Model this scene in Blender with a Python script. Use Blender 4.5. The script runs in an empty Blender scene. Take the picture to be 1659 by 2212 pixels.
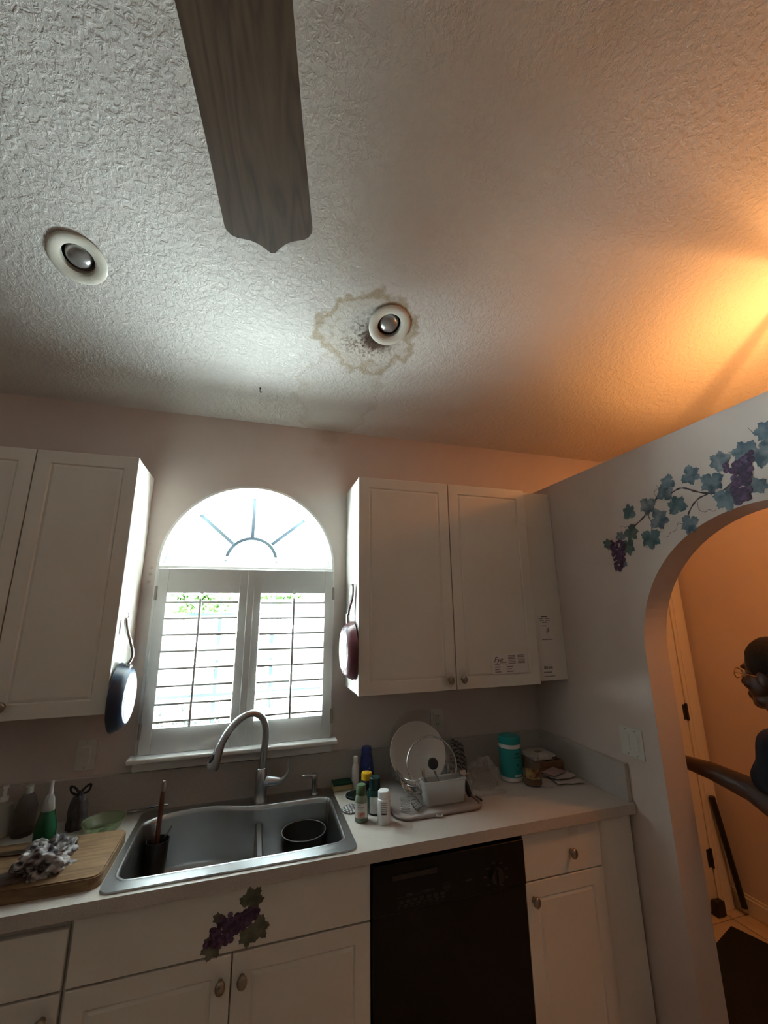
import bpy, bmesh, math, random
from mathutils import Vector, Matrix
random.seed(7)
S = bpy.context.scene
COL = S.collection
PI = math.pi
V = Vector

# ------------------------------------------------------------------ camera
cam = bpy.data.cameras.new('camera')
cam.sensor_fit = 'HORIZONTAL'; cam.sensor_width = 36.0
cam.lens = 897.2276 / 1659 * 36.0
cam.clip_start = 0.02; cam.clip_end = 300
camo = bpy.data.objects.new('camera', cam); COL.objects.link(camo)
def cam_matrix(loc, pitch, roll, yaw):
    Rm = Matrix.Rotation(yaw, 3, 'Z') @ Matrix.Rotation(pitch, 3, 'X') @ Matrix.Rotation(roll, 3, 'Y')
    r, f, u = Rm.col[0], Rm.col[1], Rm.col[2]
    M = Matrix((r, u, -f)).transposed().to_4x4(); M.translation = loc
    return M
camo.matrix_world = cam_matrix(V((-1.6008, -2.2244, 1.7145)), 0.2382, 0.0109, -0.2980)
S.camera = camo

# ------------------------------------------------------------------ world, sun, portals, exposure
S.view_settings.view_transform = 'Standard'; S.view_settings.look = 'None'
S.view_settings.gamma = 1.0; S.view_settings.use_curve_mapping = False
S.view_settings.exposure = 3.5
S.cycles.use_guiding = True; S.cycles.use_surface_guiding = True; S.cycles.guiding_training_samples = 64
S.cycles.caustics_reflective = False; S.cycles.blur_glossy = 1.0
W = bpy.data.worlds.new('sky'); S.world = W; W.use_nodes = True
bg = W.node_tree.nodes['Background']
bg.inputs[0].default_value = (0.55, 0.80, 1.0, 1); bg.inputs[1].default_value = .85
sun = bpy.data.lights.new('sun_offscreen', 'SUN'); sun.energy = 105.0; sun.angle = 0.01; sun.color = (.82, .96, 1)
suno = bpy.data.objects.new('sun_offscreen', sun); COL.objects.link(suno)
suno.rotation_euler = V((0.76, -0.10, 0.64)).to_track_quat('Z', 'Y').to_euler()
def portal(name, loc, sx, sy, direction):
    L = bpy.data.lights.new(name, 'AREA'); L.shape = 'RECTANGLE'; L.size = sx; L.size_y = sy
    L.cycles.is_portal = True
    o = bpy.data.objects.new(name, L); COL.objects.link(o); o.location = loc
    o.rotation_euler = V(direction).to_track_quat('-Z', 'Y').to_euler()
portal('window_kitchen', (-1.63, 0.19, 1.74), .88, 1.30, (0, -1, 0))

# ------------------------------------------------------------------ materials
def nn(nt, typ, **kw):
    n = nt.nodes.new(typ)
    for k, v in kw.items(): setattr(n, k, v)
    return n
def mat(name, col, rough=.5, metal=0., var=0., vscale=8., bump=0., bscale=80., bdist=.002, trans=0., ior=1.45, spec=.5, emis=0., stretch=None, var2=None, detail=4.):
    m = bpy.data.materials.new(name); m.use_nodes = True; nt = m.node_tree
    b = nt.nodes['Principled BSDF']
    b.inputs['Base Color'].default_value = (*col, 1); b.inputs['Roughness'].default_value = rough
    b.inputs['Metallic'].default_value = metal; b.inputs['IOR'].default_value = ior
    b.inputs['Transmission Weight'].default_value = trans
    b.inputs['Specular IOR Level'].default_value = spec
    if emis:
        b.inputs['Emission Color'].default_value = (*col, 1); b.inputs['Emission Strength'].default_value = emis
    tc = nn(nt, 'ShaderNodeTexCoord'); src = tc.outputs['Object']
    if stretch:
        mp = nn(nt, 'ShaderNodeMapping'); mp.inputs['Scale'].default_value = stretch
        nt.links.new(src, mp.inputs[0]); src = mp.outputs[0]
    if var or var2:
        n = nn(nt, 'ShaderNodeTexNoise'); n.inputs['Scale'].default_value = vscale; n.inputs['Detail'].default_value = detail
        nt.links.new(src, n.inputs['Vector'])
        rp = nn(nt, 'ShaderNodeValToRGB')
        c2 = var2 if var2 else tuple(min(1, c * (1 + var)) for c in col)
        c1 = col if var2 else tuple(c * (1 - var) for c in col)
        rp.color_ramp.elements[0].position = .35; rp.color_ramp.elements[1].position = .65
        rp.color_ramp.elements[0].color = (*c1, 1); rp.color_ramp.elements[1].color = (*c2, 1)
        nt.links.new(n.outputs['Fac'], rp.inputs[0]); nt.links.new(rp.outputs[0], b.inputs['Base Color'])
    if bump:
        n = nn(nt, 'ShaderNodeTexNoise'); n.inputs['Scale'].default_value = bscale; n.inputs['Detail'].default_value = 3
        nt.links.new(src, n.inputs['Vector'])
        bp = nn(nt, 'ShaderNodeBump'); bp.inputs['Strength'].default_value = bump; bp.inputs['Distance'].default_value = bdist
        nt.links.new(n.outputs['Fac'], bp.inputs['Height']); nt.links.new(bp.outputs[0], b.inputs['Normal'])
    return m
def thin(name, tint=(1, 1, 1), ior=1.45, rough=.02, milky=0.0, milk=(.8, .8, .8), through=.45):
    """thin clear sheet: straight-through transmission plus surface reflection, optionally milky"""
    m = bpy.data.materials.new(name); m.use_nodes = True; nt = m.node_tree; nt.nodes.remove(nt.nodes['Principled BSDF'])
    out = nt.nodes['Material Output']
    t = nn(nt, 'ShaderNodeBsdfTransparent'); t.inputs[0].default_value = (*tint, 1)
    g = nn(nt, 'ShaderNodeBsdfGlossy'); g.inputs['Roughness'].default_value = rough
    lw = nn(nt, 'ShaderNodeLayerWeight'); lw.inputs[0].default_value = .5; f0 = ((ior - 1) / (ior + 1)) ** 2
    pw = nn(nt, 'ShaderNodeMath', operation='POWER'); pw.inputs[1].default_value = 5; nt.links.new(lw.outputs['Facing'], pw.inputs[0])
    f = nn(nt, 'ShaderNodeMath', operation='MULTIPLY_ADD'); f.inputs[1].default_value = 1 - f0; f.inputs[2].default_value = f0; nt.links.new(pw.outputs[0], f.inputs[0])
    mx = nn(nt, 'ShaderNodeMixShader')
    base = t.outputs[0]
    if milky:
        d = nn(nt, 'ShaderNodeBsdfDiffuse'); d.inputs[0].default_value = (*milk, 1)
        tl = nn(nt, 'ShaderNodeBsdfTranslucent'); tl.inputs[0].default_value = (*milk, 1)
        m1 = nn(nt, 'ShaderNodeMixShader'); m1.inputs[0].default_value = through
        nt.links.new(d.outputs[0], m1.inputs[1]); nt.links.new(tl.outputs[0], m1.inputs[2])
        m2 = nn(nt, 'ShaderNodeMixShader'); m2.inputs[0].default_value = milky
        nt.links.new(t.outputs[0], m2.inputs[1]); nt.links.new(m1.outputs[0], m2.inputs[2]); base = m2.outputs[0]
    nt.links.new(f.outputs[0], mx.inputs[0]); nt.links.new(base, mx.inputs[1]); nt.links.new(g.outputs[0], mx.inputs[2])
    nt.links.new(mx.outputs[0], out.inputs[0])
    return m

M = {}
M['white'] = mat('white_trim_paint', (.78, .77, .74), .4)
M['vinyl'] = mat('window_vinyl', (.72, .74, .73), .35)
M['muntin'] = mat('grey_muntin', (.09, .13, .155), .5)
M['shutter'] = mat('shutter_paint', (.65, .64, .61), .45, var=.02, vscale=5)
M['door'] = mat('hall_door_paint', (.74, .69, .60), .45)
M['plate'] = mat('switch_plate_plastic', (.66, .66, .60), .35)
M['slot'] = mat('dark_slot', (.03, .03, .03), .6)
M['screw'] = mat('screw_metal', (.35, .33, .30), .4, metal=.8)
M['knob'] = mat('brushed_nickel_knob', (.32, .28, .23), .28, metal=1.)
M['steel'] = mat('stainless_steel', (.36, .355, .35), .30, metal=1., bump=.04, bscale=60, stretch=(1, 12, 12))
M['faucet'] = mat('faucet_brushed_nickel', (.40, .41, .42), .28, metal=1.)
M['chrome'] = mat('chrome_wire', (.55, .54, .52), .18, metal=1.)
M['black'] = mat('black_plastic', (.012, .012, .013), .4)
M['dw'] = mat('dishwasher_black', (.004, .0045, .005), .35, spec=.25)
M['dwprint'] = mat('dishwasher_grey_print', (.035, .038, .042), .6)
M['dark'] = mat('dark_gap', (.02, .017, .014), .8)
M['gap'] = mat('cabinet_carcass_edge', (.10, .08, .06), .8)
M['white_plastic'] = mat('white_plastic', (.72, .72, .70), .35)
M['glass'] = thin('clear_glass')
M['glassware'] = thin('clear_glassware', (.99, .99, .985), 1.42, .04, .05)
M['bag'] = thin('clear_plastic_bag', (.985, .98, .975), 1.5, .10, .12, (.85, .80, .76))
M['frost'] = thin('frosted_plastic', (.9, .9, .88), 1.4, .3, .6, (.75, .74, .72))

def cabinet_mat(name, col, smudges=(), base=None):
    m = base or mat(name, col, .38, var=.015, vscale=6); nt = m.node_tree; b = nt.nodes['Principled BSDF']
    if smudges:
        geo = nn(nt, 'ShaderNodeNewGeometry')
        ns = nn(nt, 'ShaderNodeTexNoise'); ns.inputs['Scale'].default_value = 30; nt.links.new(geo.outputs['Position'], ns.inputs['Vector'])
        prev = b.inputs['Base Color'].links[0].from_socket
        for (p, rad, sc) in smudges:
            vd = nn(nt, 'ShaderNodeVectorMath', operation='DISTANCE'); vd.inputs[1].default_value = p
            nt.links.new(geo.outputs['Position'], vd.inputs[0])
            ad = nn(nt, 'ShaderNodeMath', operation='MULTIPLY_ADD'); ad.inputs[1].default_value = rad * 1.2; nt.links.new(ns.outputs['Fac'], ad.inputs[0]); nt.links.new(vd.outputs['Value'], ad.inputs[2])
            mr = nn(nt, 'ShaderNodeMapRange'); mr.inputs['From Min'].default_value = rad * .6; mr.inputs['From Max'].default_value = rad * 1.7
            mr.inputs['To Min'].default_value = sc; mr.inputs['To Max'].default_value = 0
            nt.links.new(ad.outputs[0], mr.inputs['Value'])
            mx = nn(nt, 'ShaderNodeMix', data_type='RGBA'); nt.links.new(mr.outputs[0], mx.inputs[0]); nt.links.new(prev, mx.inputs[6])
            mx.inputs[7].default_value = (.22, .15, .10, 1); prev = mx.outputs[2]
        nt.links.new(prev, b.inputs['Base Color'])
    return m
M['cab'] = cabinet_mat('cabinet_white_thermofoil', (.72, .69, .62))
M['cabdoor'] = cabinet_mat('cabinet_door_thermofoil', (.72, .69, .62), [((-.70, -.297, 1.405), .04, .55), ((-.62, -.297, 1.42), .03, .4), ((-.32, -.59, .855), .035, .25)])

M['wall'] = cabinet_mat('wall_paint', None, [((-2.080, 0, 1.935), .009, .45), ((-2.083, 0, 1.905), .010, .45), ((-2.086, 0, 1.870), .011, .5), ((-2.10, 0, 2.05), .004, .6), ((-1.24, 0, 2.735), .09, .35), ((-1.30, 0, 2.60), .05, .12)],
    mat('wall_paint', (.64, .555, .50), .75, bump=.12, bscale=140, bdist=.0015, var=.03, vscale=2.5))
def laminate():
    m = mat('speckled_laminate', (.52, .48, .43), .30, bump=.03, bscale=900, bdist=.0005); nt = m.node_tree; b = nt.nodes['Principled BSDF']
    tc = nn(nt, 'ShaderNodeTexCoord')
    n1 = nn(nt, 'ShaderNodeTexNoise'); n1.inputs['Scale'].default_value = 420; n1.inputs['Detail'].default_value = 5
    n2 = nn(nt, 'ShaderNodeTexNoise'); n2.inputs['Scale'].default_value = 40; n2.inputs['Detail'].default_value = 4
    nt.links.new(tc.outputs['Object'], n1.inputs['Vector']); nt.links.new(tc.outputs['Object'], n2.inputs['Vector'])
    r1 = nn(nt, 'ShaderNodeValToRGB'); e = r1.color_ramp.elements
    e[0].position = .34; e[0].color = (.40, .36, .32, 1); e[1].position = .66; e[1].color = (.545, .505, .46, 1)
    k = e.new(.48); k.color = (.485, .445, .40, 1)
    nt.links.new(n1.outputs['Fac'], r1.inputs[0])
    mx = nn(nt, 'ShaderNodeMix', data_type='RGBA', blend_type='MULTIPLY'); mx.inputs[0].default_value = .25
    nt.links.new(r1.outputs[0], mx.inputs[6]); nt.links.new(n2.outputs['Color'], mx.inputs[7])
    nt.links.new(r1.outputs[0], b.inputs['Base Color'])
    return m
M['counter'] = laminate()

def wood(name, c1, c2, scale, axis_stretch, rough=.5, dist=4., ring=6.):
    m = mat(name, c1, rough, spec=.15); nt = m.node_tree; b = nt.nodes['Principled BSDF']
    tc = nn(nt, 'ShaderNodeTexCoord'); mp = nn(nt, 'ShaderNodeMapping'); mp.inputs['Scale'].default_value = axis_stretch
    nt.links.new(tc.outputs['Object'], mp.inputs[0])
    w = nn(nt, 'ShaderNodeTexNoise'); w.inputs['Scale'].default_value = scale; w.inputs['Detail'].default_value = 2; w.inputs['Distortion'].default_value = .6
    nt.links.new(mp.outputs[0], w.inputs['Vector'])
    ml = nn(nt, 'ShaderNodeMath', operation='MULTIPLY'); ml.inputs[1].default_value = ring; nt.links.new(w.outputs['Fac'], ml.inputs[0])
    pp = nn(nt, 'ShaderNodeMath', operation='PINGPONG'); pp.inputs[1].default_value = .5; nt.links.new(ml.outputs[0], pp.inputs[0])
    f = nn(nt, 'ShaderNodeTexNoise'); f.inputs['Scale'].default_value = scale * 14; f.inputs['Detail'].default_value = 3; nt.links.new(mp.outputs[0], f.inputs['Vector'])
    ad = nn(nt, 'ShaderNodeMath', operation='MULTIPLY_ADD'); ad.inputs[1].default_value = .5; nt.links.new(f.outputs['Fac'], ad.inputs[0]); nt.links.new(pp.outputs[0], ad.inputs[2])
    rp = nn(nt, 'ShaderNodeValToRGB'); rp.color_ramp.elements[0].position = .2; rp.color_ramp.elements[1].position = .75
    rp.color_ramp.elements[0].color = (*c1, 1); rp.color_ramp.elements[1].color = (*c2, 1)
    nt.links.new(ad.outputs[0], rp.inputs[0]); nt.links.new(rp.outputs[0], b.inputs['Base Color'])
    return m
M['blade'] = wood('dark_oak_blade', (.082, .049, .028), (.130, .080, .046), 2.2, (8, .8, 8), .5, ring=9)
M['board'] = wood('cutting_board_wood', (.15, .085, .045), (.26, .165, .092), 3.0, (1.0, 7, 7), .55, ring=3)
M['handlewood'] = mat('red_brown_wood', (.14, .05, .03), .5)

def ceiling_mat():
    m = mat('textured_ceiling_paint', (.70, .675, .63), .85); nt = m.node_tree; b = nt.nodes['Principled BSDF']; L = nt.links.new
    geo = nn(nt, 'ShaderNodeNewGeometry'); P = geo.outputs['Position']
    # knock-down plaster relief
    a = nn(nt, 'ShaderNodeTexNoise'); a.inputs['Scale'].default_value = 47; a.inputs['Detail'].default_value = 4.5; a.inputs['Roughness'].default_value = .6; a.inputs['Distortion'].default_value = .5; L(P, a.inputs['Vector'])
    ra = nn(nt, 'ShaderNodeValToRGB'); ra.color_ramp.elements[0].position = .44; ra.color_ramp.elements[1].position = .60; L(a.outputs['Fac'], ra.inputs[0])
    c = nn(nt, 'ShaderNodeTexNoise'); c.inputs['Scale'].default_value = 120; c.inputs['Detail'].default_value = 3; L(P, c.inputs['Vector'])
    hs = nn(nt, 'ShaderNodeMath', operation='MULTIPLY_ADD'); hs.inputs[1].default_value = .55; L(c.outputs['Fac'], hs.inputs[0]); L(ra.outputs[0], hs.inputs[2])
    # water stain: distance from its middle, warped by noise
    wn = nn(nt, 'ShaderNodeTexNoise'); wn.inputs['Scale'].default_value = 13; wn.inputs['Detail'].default_value = 5; L(P, wn.inputs['Vector'])
    def dist(p, warp, sc=(1, 1, 1)):
        mp = nn(nt, 'ShaderNodeVectorMath', operation='SUBTRACT'); L(P, mp.inputs[0]); mp.inputs[1].default_value = p
        ms = nn(nt, 'ShaderNodeVectorMath', operation='MULTIPLY'); L(mp.outputs[0], ms.inputs[0]); ms.inputs[1].default_value = sc
        ln = nn(nt, 'ShaderNodeVectorMath', operation='LENGTH'); L(ms.outputs[0], ln.inputs[0])
        ad = nn(nt, 'ShaderNodeMath', operation='MULTIPLY_ADD'); L(wn.outputs['Fac'], ad.inputs[0]); ad.inputs[1].default_value = warp; L(ln.outputs['Value'], ad.inputs[2])
        return ad.outputs[0]
    def ramp(v, stops):
        r = nn(nt, 'ShaderNodeValToRGB'); e = r.color_ramp.elements
        e[0].position, e[0].color = stops[0][0], (stops[0][1],) * 3 + (1,)
        e[1].position, e[1].color = stops[-1][0], (stops[-1][1],) * 3 + (1,)
        for p, val in stops[1:-1]:
            k = e.new(p); k.color = (val, val, val, 1)
        L(v, r.inputs[0]); return r.outputs[0]
    col = None
    def over(prev, fac, colr):
        mx = nn(nt, 'ShaderNodeMix', data_type='RGBA'); L(fac, mx.inputs[0])
        if prev is None: mx.inputs[6].default_value = (.70, .675, .63, 1)
        else: L(prev, mx.inputs[6])
        mx.inputs[7].default_value = (*colr, 1); return mx.outputs[2]
    d1 = dist((-1.175, -.62, 2.95), .22, (1, 1.05, 1.05))
    col = over(col, ramp(d1, [(0, .30), (.29, .24), (.310, .85), (.325, .65), (.345, 0), (1, 0)]), (.40, .31, .19))
    d2 = dist((-1.24, -.25, 2.83), .26, (1.0, .60, .60))
    col = over(col, ramp(d2, [(0, .14), (.30, .14), (.325, .36), (.35, 0), (1, 0)]), (.46, .37, .27))
    d3 = dist((-1.160, -.60, 2.945), .10)
    mo = nn(nt, 'ShaderNodeTexNoise'); mo.inputs['Scale'].default_value = 65; mo.inputs['Detail'].default_value = 4; L(P, mo.inputs['Vector'])
    sm = nn(nt, 'ShaderNodeMath', operation='MULTIPLY'); L(ramp(d3, [(0, 1), (.09, 1), (.21, 0), (1, 0)]), sm.inputs[0]); L(ramp(mo.outputs['Fac'], [(0, 0), (.47, 0), (.60, 1), (1, 1)]), sm.inputs[1])
    col = over(col, sm.outputs[0], (.12, .06, .035))
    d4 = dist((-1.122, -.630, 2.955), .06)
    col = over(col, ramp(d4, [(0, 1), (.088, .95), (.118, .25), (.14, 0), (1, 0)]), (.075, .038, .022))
    d5 = dist((-1.235, -.015, 2.75), .14, (1, 2.2, 2.2))
    col = over(col, ramp(d5, [(0, .5), (.10, .4), (.22, 0), (1, 0)]), (.40, .27, .18))
    L(col, b.inputs['Base Color'])
    h2 = nn(nt, 'ShaderNodeMath', operation='MULTIPLY_ADD'); h2.inputs[1].default_value = 1.6
    rough2 = nn(nt, 'ShaderNodeMath', operation='MULTIPLY'); L(mo.outputs['Fac'], rough2.inputs[0]); L(ramp(d1, [(0, 1), (.2, .7), (.3, 0), (1, 0)]), rough2.inputs[1])
    L(rough2.outputs[0], h2.inputs[0]); L(hs.outputs[0], h2.inputs[2])
    bp = nn(nt, 'ShaderNodeBump'); bp.inputs['Strength'].default_value = .40; bp.inputs['Distance'].default_value = .005
    L(h2.outputs[0], bp.inputs['Height']); L(bp.outputs[0], b.inputs['Normal'])
    return m
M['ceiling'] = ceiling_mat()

# ------------------------------------------------------------------ mesh helpers
def bx(bm, x0, x1, y0, y1, z0, z1, bev=0., seg=2):
    mtx = Matrix.Translation(((x0 + x1) / 2, (y0 + y1) / 2, (z0 + z1) / 2)) @ Matrix.Diagonal((abs(x1 - x0), abs(y1 - y0), abs(z1 - z0), 1))
    r = bmesh.ops.create_cube(bm, size=1, matrix=mtx)
    if bev:
        ed = list({e for v in r['verts'] for e in v.link_edges})
        bmesh.ops.bevel(bm, geom=ed, offset=bev, segments=seg, affect='EDGES', profile=.5)
    return bm
def cyl(bm, p0, p1, r0, r1=None, seg=16, cap=True):
    p0, p1 = V(p0), V(p1); d = p1 - p0
    q = d.to_track_quat('Z', 'Y').to_matrix().to_4x4()
    bmesh.ops.create_cone(bm, cap_ends=cap, segments=seg, radius1=r0, radius2=r0 if r1 is None else r1, depth=d.length, matrix=Matrix.Translation((p0 + p1) / 2) @ q)
    return bm
def ball(bm, c, r, sc=(1, 1, 1), seg=16, ring=10, rot=None):
    m = Matrix.Translation(c) @ (rot.to_4x4() if rot else Matrix()) @ Matrix.Diagonal((*sc, 1))
    bmesh.ops.create_uvsphere(bm, u_segments=seg, v_segments=ring, radius=r, matrix=m); return bm
def lathe(bm, prof, c=(0, 0, 0), seg=32, mtx=None):
    mtx = mtx or Matrix.Translation(c); rings = []
    for r, z in prof:
        if r < 1e-6: rings.append([bm.verts.new(mtx @ V((0, 0, z)))])
        else: rings.append([bm.verts.new(mtx @ V((r * math.cos(2 * PI * i / seg), r * math.sin(2 * PI * i / seg), z))) for i in range(seg)])
    for a, b in zip(rings, rings[1:]):
        for i in range(seg):
            j = (i + 1) % seg
            f = [a[i % len(a)], a[j % len(a)], b[j % len(b)], b[i % len(b)]]
            u = []
            for v in f:
                if v not in u: u.append(v)
            if len(u) >= 3:
                try: bm.faces.new(u)
                except ValueError: pass
    return bm
def tube(bm, pts, r, seg=8, closed=False, cap=True):
    pts = [V(p) for p in pts]; n = len(pts); rs = r if isinstance(r, (list, tuple)) else [r] * n
    rings = []; nrm = None
    for i, p in enumerate(pts):
        if closed: t = pts[(i + 1) % n] - pts[i - 1]
        else: t = pts[min(i + 1, n - 1)] - pts[max(i - 1, 0)]
        t.normalize()
        if nrm is None:
            nrm = t.orthogonal().normalized()
        nrm = (nrm - t * nrm.dot(t))
        nrm = nrm.normalized() if nrm.length > 1e-6 else t.orthogonal().normalized()
        bn = t.cross(nrm)
        rings.append([bm.verts.new(p + (nrm * math.cos(2 * PI * k / seg) + bn * math.sin(2 * PI * k / seg)) * rs[i]) for k in range(seg)])
    for i in range(n if closed else n - 1):
        a, b = rings[i], rings[(i + 1) % n]
        for k in range(seg): bm.faces.new((a[k], a[(k + 1) % seg], b[(k + 1) % seg], b[k]))
    if cap and not closed:
        bm.faces.new(rings[0][::-1]); bm.faces.new(rings[-1])
    return bm
def spline(pts, n=6, closed=False):
    pts = [V(p) for p in pts]; out = []; N = len(pts)
    for i in range(N if closed else N - 1):
        if closed: p0, p1, p2, p3 = pts[i - 1], pts[i], pts[(i + 1) % N], pts[(i + 2) % N]
        else: p0, p1, p2, p3 = pts[max(i - 1, 0)], pts[i], pts[i + 1], pts[min(i + 2, N - 1)]
        for k in range(n):
            t = k / n
            out.append(.5 * ((2 * p1) + (p2 - p0) * t + (2 * p0 - 5 * p1 + 4 * p2 - p3) * t * t + (3 * p1 - p0 - 3 * p2 + p3) * t ** 3))
    if not closed: out.append(pts[-1])
    return out
def loft(bm, loops, cap0=True, cap1=True):
    R_ = [[bm.verts.new(V(p)) for p in l] for l in loops]; n = len(R_[0])
    for a, b in zip(R_, R_[1:]):
        for i in range(n): bm.faces.new((a[i], a[(i + 1) % n], b[(i + 1) % n], b[i]))
    if cap0: bm.faces.new(R_[0][::-1])
    if cap1: bm.faces.new(R_[-1])
    return bm
def plate(bm, loops, f, t):
    """flat plate with holes: loops of (u,v), f maps (u,v,w) to space, thickness t along w"""
    for w in (0, t):
        es = []
        for l in loops:
            vs = [bm.verts.new(f(u, v, w)) for u, v in l]
            es += [bm.edges.new((vs[i], vs[(i + 1) % len(vs)])) for i in range(len(vs))]
        bmesh.ops.triangle_fill(bm, use_beauty=True, use_dissolve=False, edges=es)
    for l in loops:
        a = [bm.verts.new(f(u, v, 0)) for u, v in l]; b = [bm.verts.new(f(u, v, t)) for u, v in l]
        for i in range(len(l)):
            j = (i + 1) % len(l); bm.faces.new((a[i], a[j], b[j], b[i]))
    bmesh.ops.remove_doubles(bm, verts=bm.verts, dist=1e-5)
    bmesh.ops.recalc_face_normals(bm, faces=bm.faces)
    return bm
def rrect(x0, x1, y0, y1, r, n=6):
    out = []
    for cx, cy, a in ((x1 - r, y1 - r, 0), (x0 + r, y1 - r, 90), (x0 + r, y0 + r, 180), (x1 - r, y0 + r, 270)):
        for k in range(n + 1):
            t = math.radians(a + 90 * k / n); out.append((cx + r * math.cos(t), cy + r * math.sin(t)))
    return out
NB = bmesh.new

# ------------------------------------------------------------------ object helpers
ORG = {}
def obj(name, bm, m, parent=None, smooth=False, origin=None, kind=None, label=None, angle=40):
    org = ORG[parent.name] if parent else V(origin or (0, 0, 0))
    if org.length: bmesh.ops.translate(bm, verts=bm.verts, vec=-org)
    me = bpy.data.meshes.new(name); bm.to_mesh(me); bm.free()
    for k in (m if isinstance(m, (list, tuple)) else [m]): me.materials.append(k)
    if smooth:
        me.shade_smooth(); me.set_sharp_from_angle(angle=math.radians(angle))
    o = bpy.data.objects.new(name, me); COL.objects.link(o)
    if parent: o.parent = parent
    else: o.location = org
    ORG[o.name] = org
    if kind: o['kind'] = kind
    if label: o['label'] = label
    return o
def tag(o, label, cat, group=None, kind=None):
    o['label'] = label; o['category'] = cat
    if group: o['group'] = group
    if kind: o['kind'] = kind
    return o
def thing(name, label, cat, loc, group=None, kind=None):
    o = bpy.data.objects.new(name, None); COL.objects.link(o); o.location = loc; o.empty_display_size = .05
    ORG[o.name] = V(loc); return tag(o, label, cat, group, kind)
def share(src, parent, loc=None, rot=None, name=None):
    c = src.copy(); COL.objects.link(c); c.parent = parent
    if loc is not None: c.location = loc
    if rot is not None: c.rotation_euler = rot
    ORG[c.name] = ORG[parent.name] if parent else V((0, 0, 0))
    return c

# ------------------------------------------------------------------ room constants
ZC = .916                      # counter top
CH, CS = 2.745, .333           # ceiling height at back wall and slope
def cz(y): return CH - CS * y
XH = 1.245                     # hall far wall
XL = -3.6                      # kitchen left wall
YR = -6.0                      # rear wall
YRIDGE = -3.0
WX0, WX1, WZ0, WZS = -2.061, -1.2005, 1.085, 1.945     # window opening, springing height
WR = (WX1 - WX0) / 2; WXC = (WX0 + WX1) / 2

# ------------------------------------------------------------------ the shell
# back wall with window and hall door openings
arc = [(WXC + WR * math.cos(math.radians(a)), WZS + WR * math.sin(math.radians(a))) for a in range(0, 181, 5)]
win_loop = [(WX0, WZ0), (WX1, WZ0)] + arc
DX0, DX1, DZ = .36, 1.105, 2.03
bm = plate(NB(), [[(XL - .15, -.11), (XH + .12, -.11), (XH + .12, CH + .02), (XL - .15, CH + .02)], win_loop], lambda u, v, w: V((u, w, v)), .18)
tag(obj('wall_back', bm, M['wall'], kind='structure'), 'mauve-beige painted back wall with the arched window', 'wall')
# right wall: partition with arched doorway, stops below the ceiling
AY, AZ, AR = -1.302, 1.537, .528
arch = [(AY - AR * math.cos(math.radians(a)), AZ + AR * math.sin(math.radians(a))) for a in range(0, 181, 4)]
bm = plate(NB(), [[(0, 0), (0, 2.422), (-3.1, 2.422), (-3.1, 0), (AY - AR, 0)] + arch + [(AY + AR, 0)]], lambda u, v, w: V((w, u, v)), .125)
wall_right = tag(obj('wall_right', bm, M['wall'], kind='structure'), 'beige partition wall with arched doorway and painted grape vine', 'wall')
vs = [(0, -.11), (0, CH), (YRIDGE, cz(YRIDGE)), (YR, cz(YR - 2 * (YR - YRIDGE))), (YR, -.11)]
bm = plate(NB(), [vs], lambda u, v, w: V((XH + w, u, v)), .12)
tag(obj('wall_hall', bm, M['wall'], kind='structure'), 'hall wall seen through the archway, lit by warm lamp', 'wall')
bm = plate(NB(), [vs], lambda u, v, w: V((XL - w, u, v)), .12)
tag(obj('wall_left', bm, M['wall'], kind='structure'), 'plain beige kitchen side wall', 'wall')
bm = plate(NB(), [[(XL, -.11), (XH, -.11), (XH, 3.0), (XL, 3.0)]], lambda u, v, w: V((u, YR - w, v)), .15)
tag(obj('wall_rear', bm, M['wall'], kind='structure'), 'plain rear wall behind the viewer', 'wall')
# ceiling, with the two downlight holes
LIGHTS = [(-2.290, -.705), (-1.095, -.690)]
cn = math.sqrt(1 + CS * CS)
def hole(lx, ly, r): return [(lx + r * math.cos(t), ly - r * math.sin(t) / cn) for t in [2 * PI * k / 28 for k in range(28)]]
bm = plate(NB(), [[(XL - .12, .58), (XH + .12, .58), (XH + .12, YRIDGE), (XL - .12, YRIDGE)]] + [hole(a, b, .062) for a, b in LIGHTS], lambda u, v, w: V((u, v, cz(v) + w)), .10)
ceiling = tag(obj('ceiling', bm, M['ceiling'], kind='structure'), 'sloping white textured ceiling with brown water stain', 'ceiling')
bm = plate(NB(), [[(XL - .12, YRIDGE), (XH + .12, YRIDGE), (XH + .12, YR - .3), (XL - .12, YR - .3)]], lambda u, v, w: V((u, v, cz(YRIDGE) + CS * (v - YRIDGE) + w)), .10)
obj('ceiling_far_slope', bm, M['ceiling'], ceiling)
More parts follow.
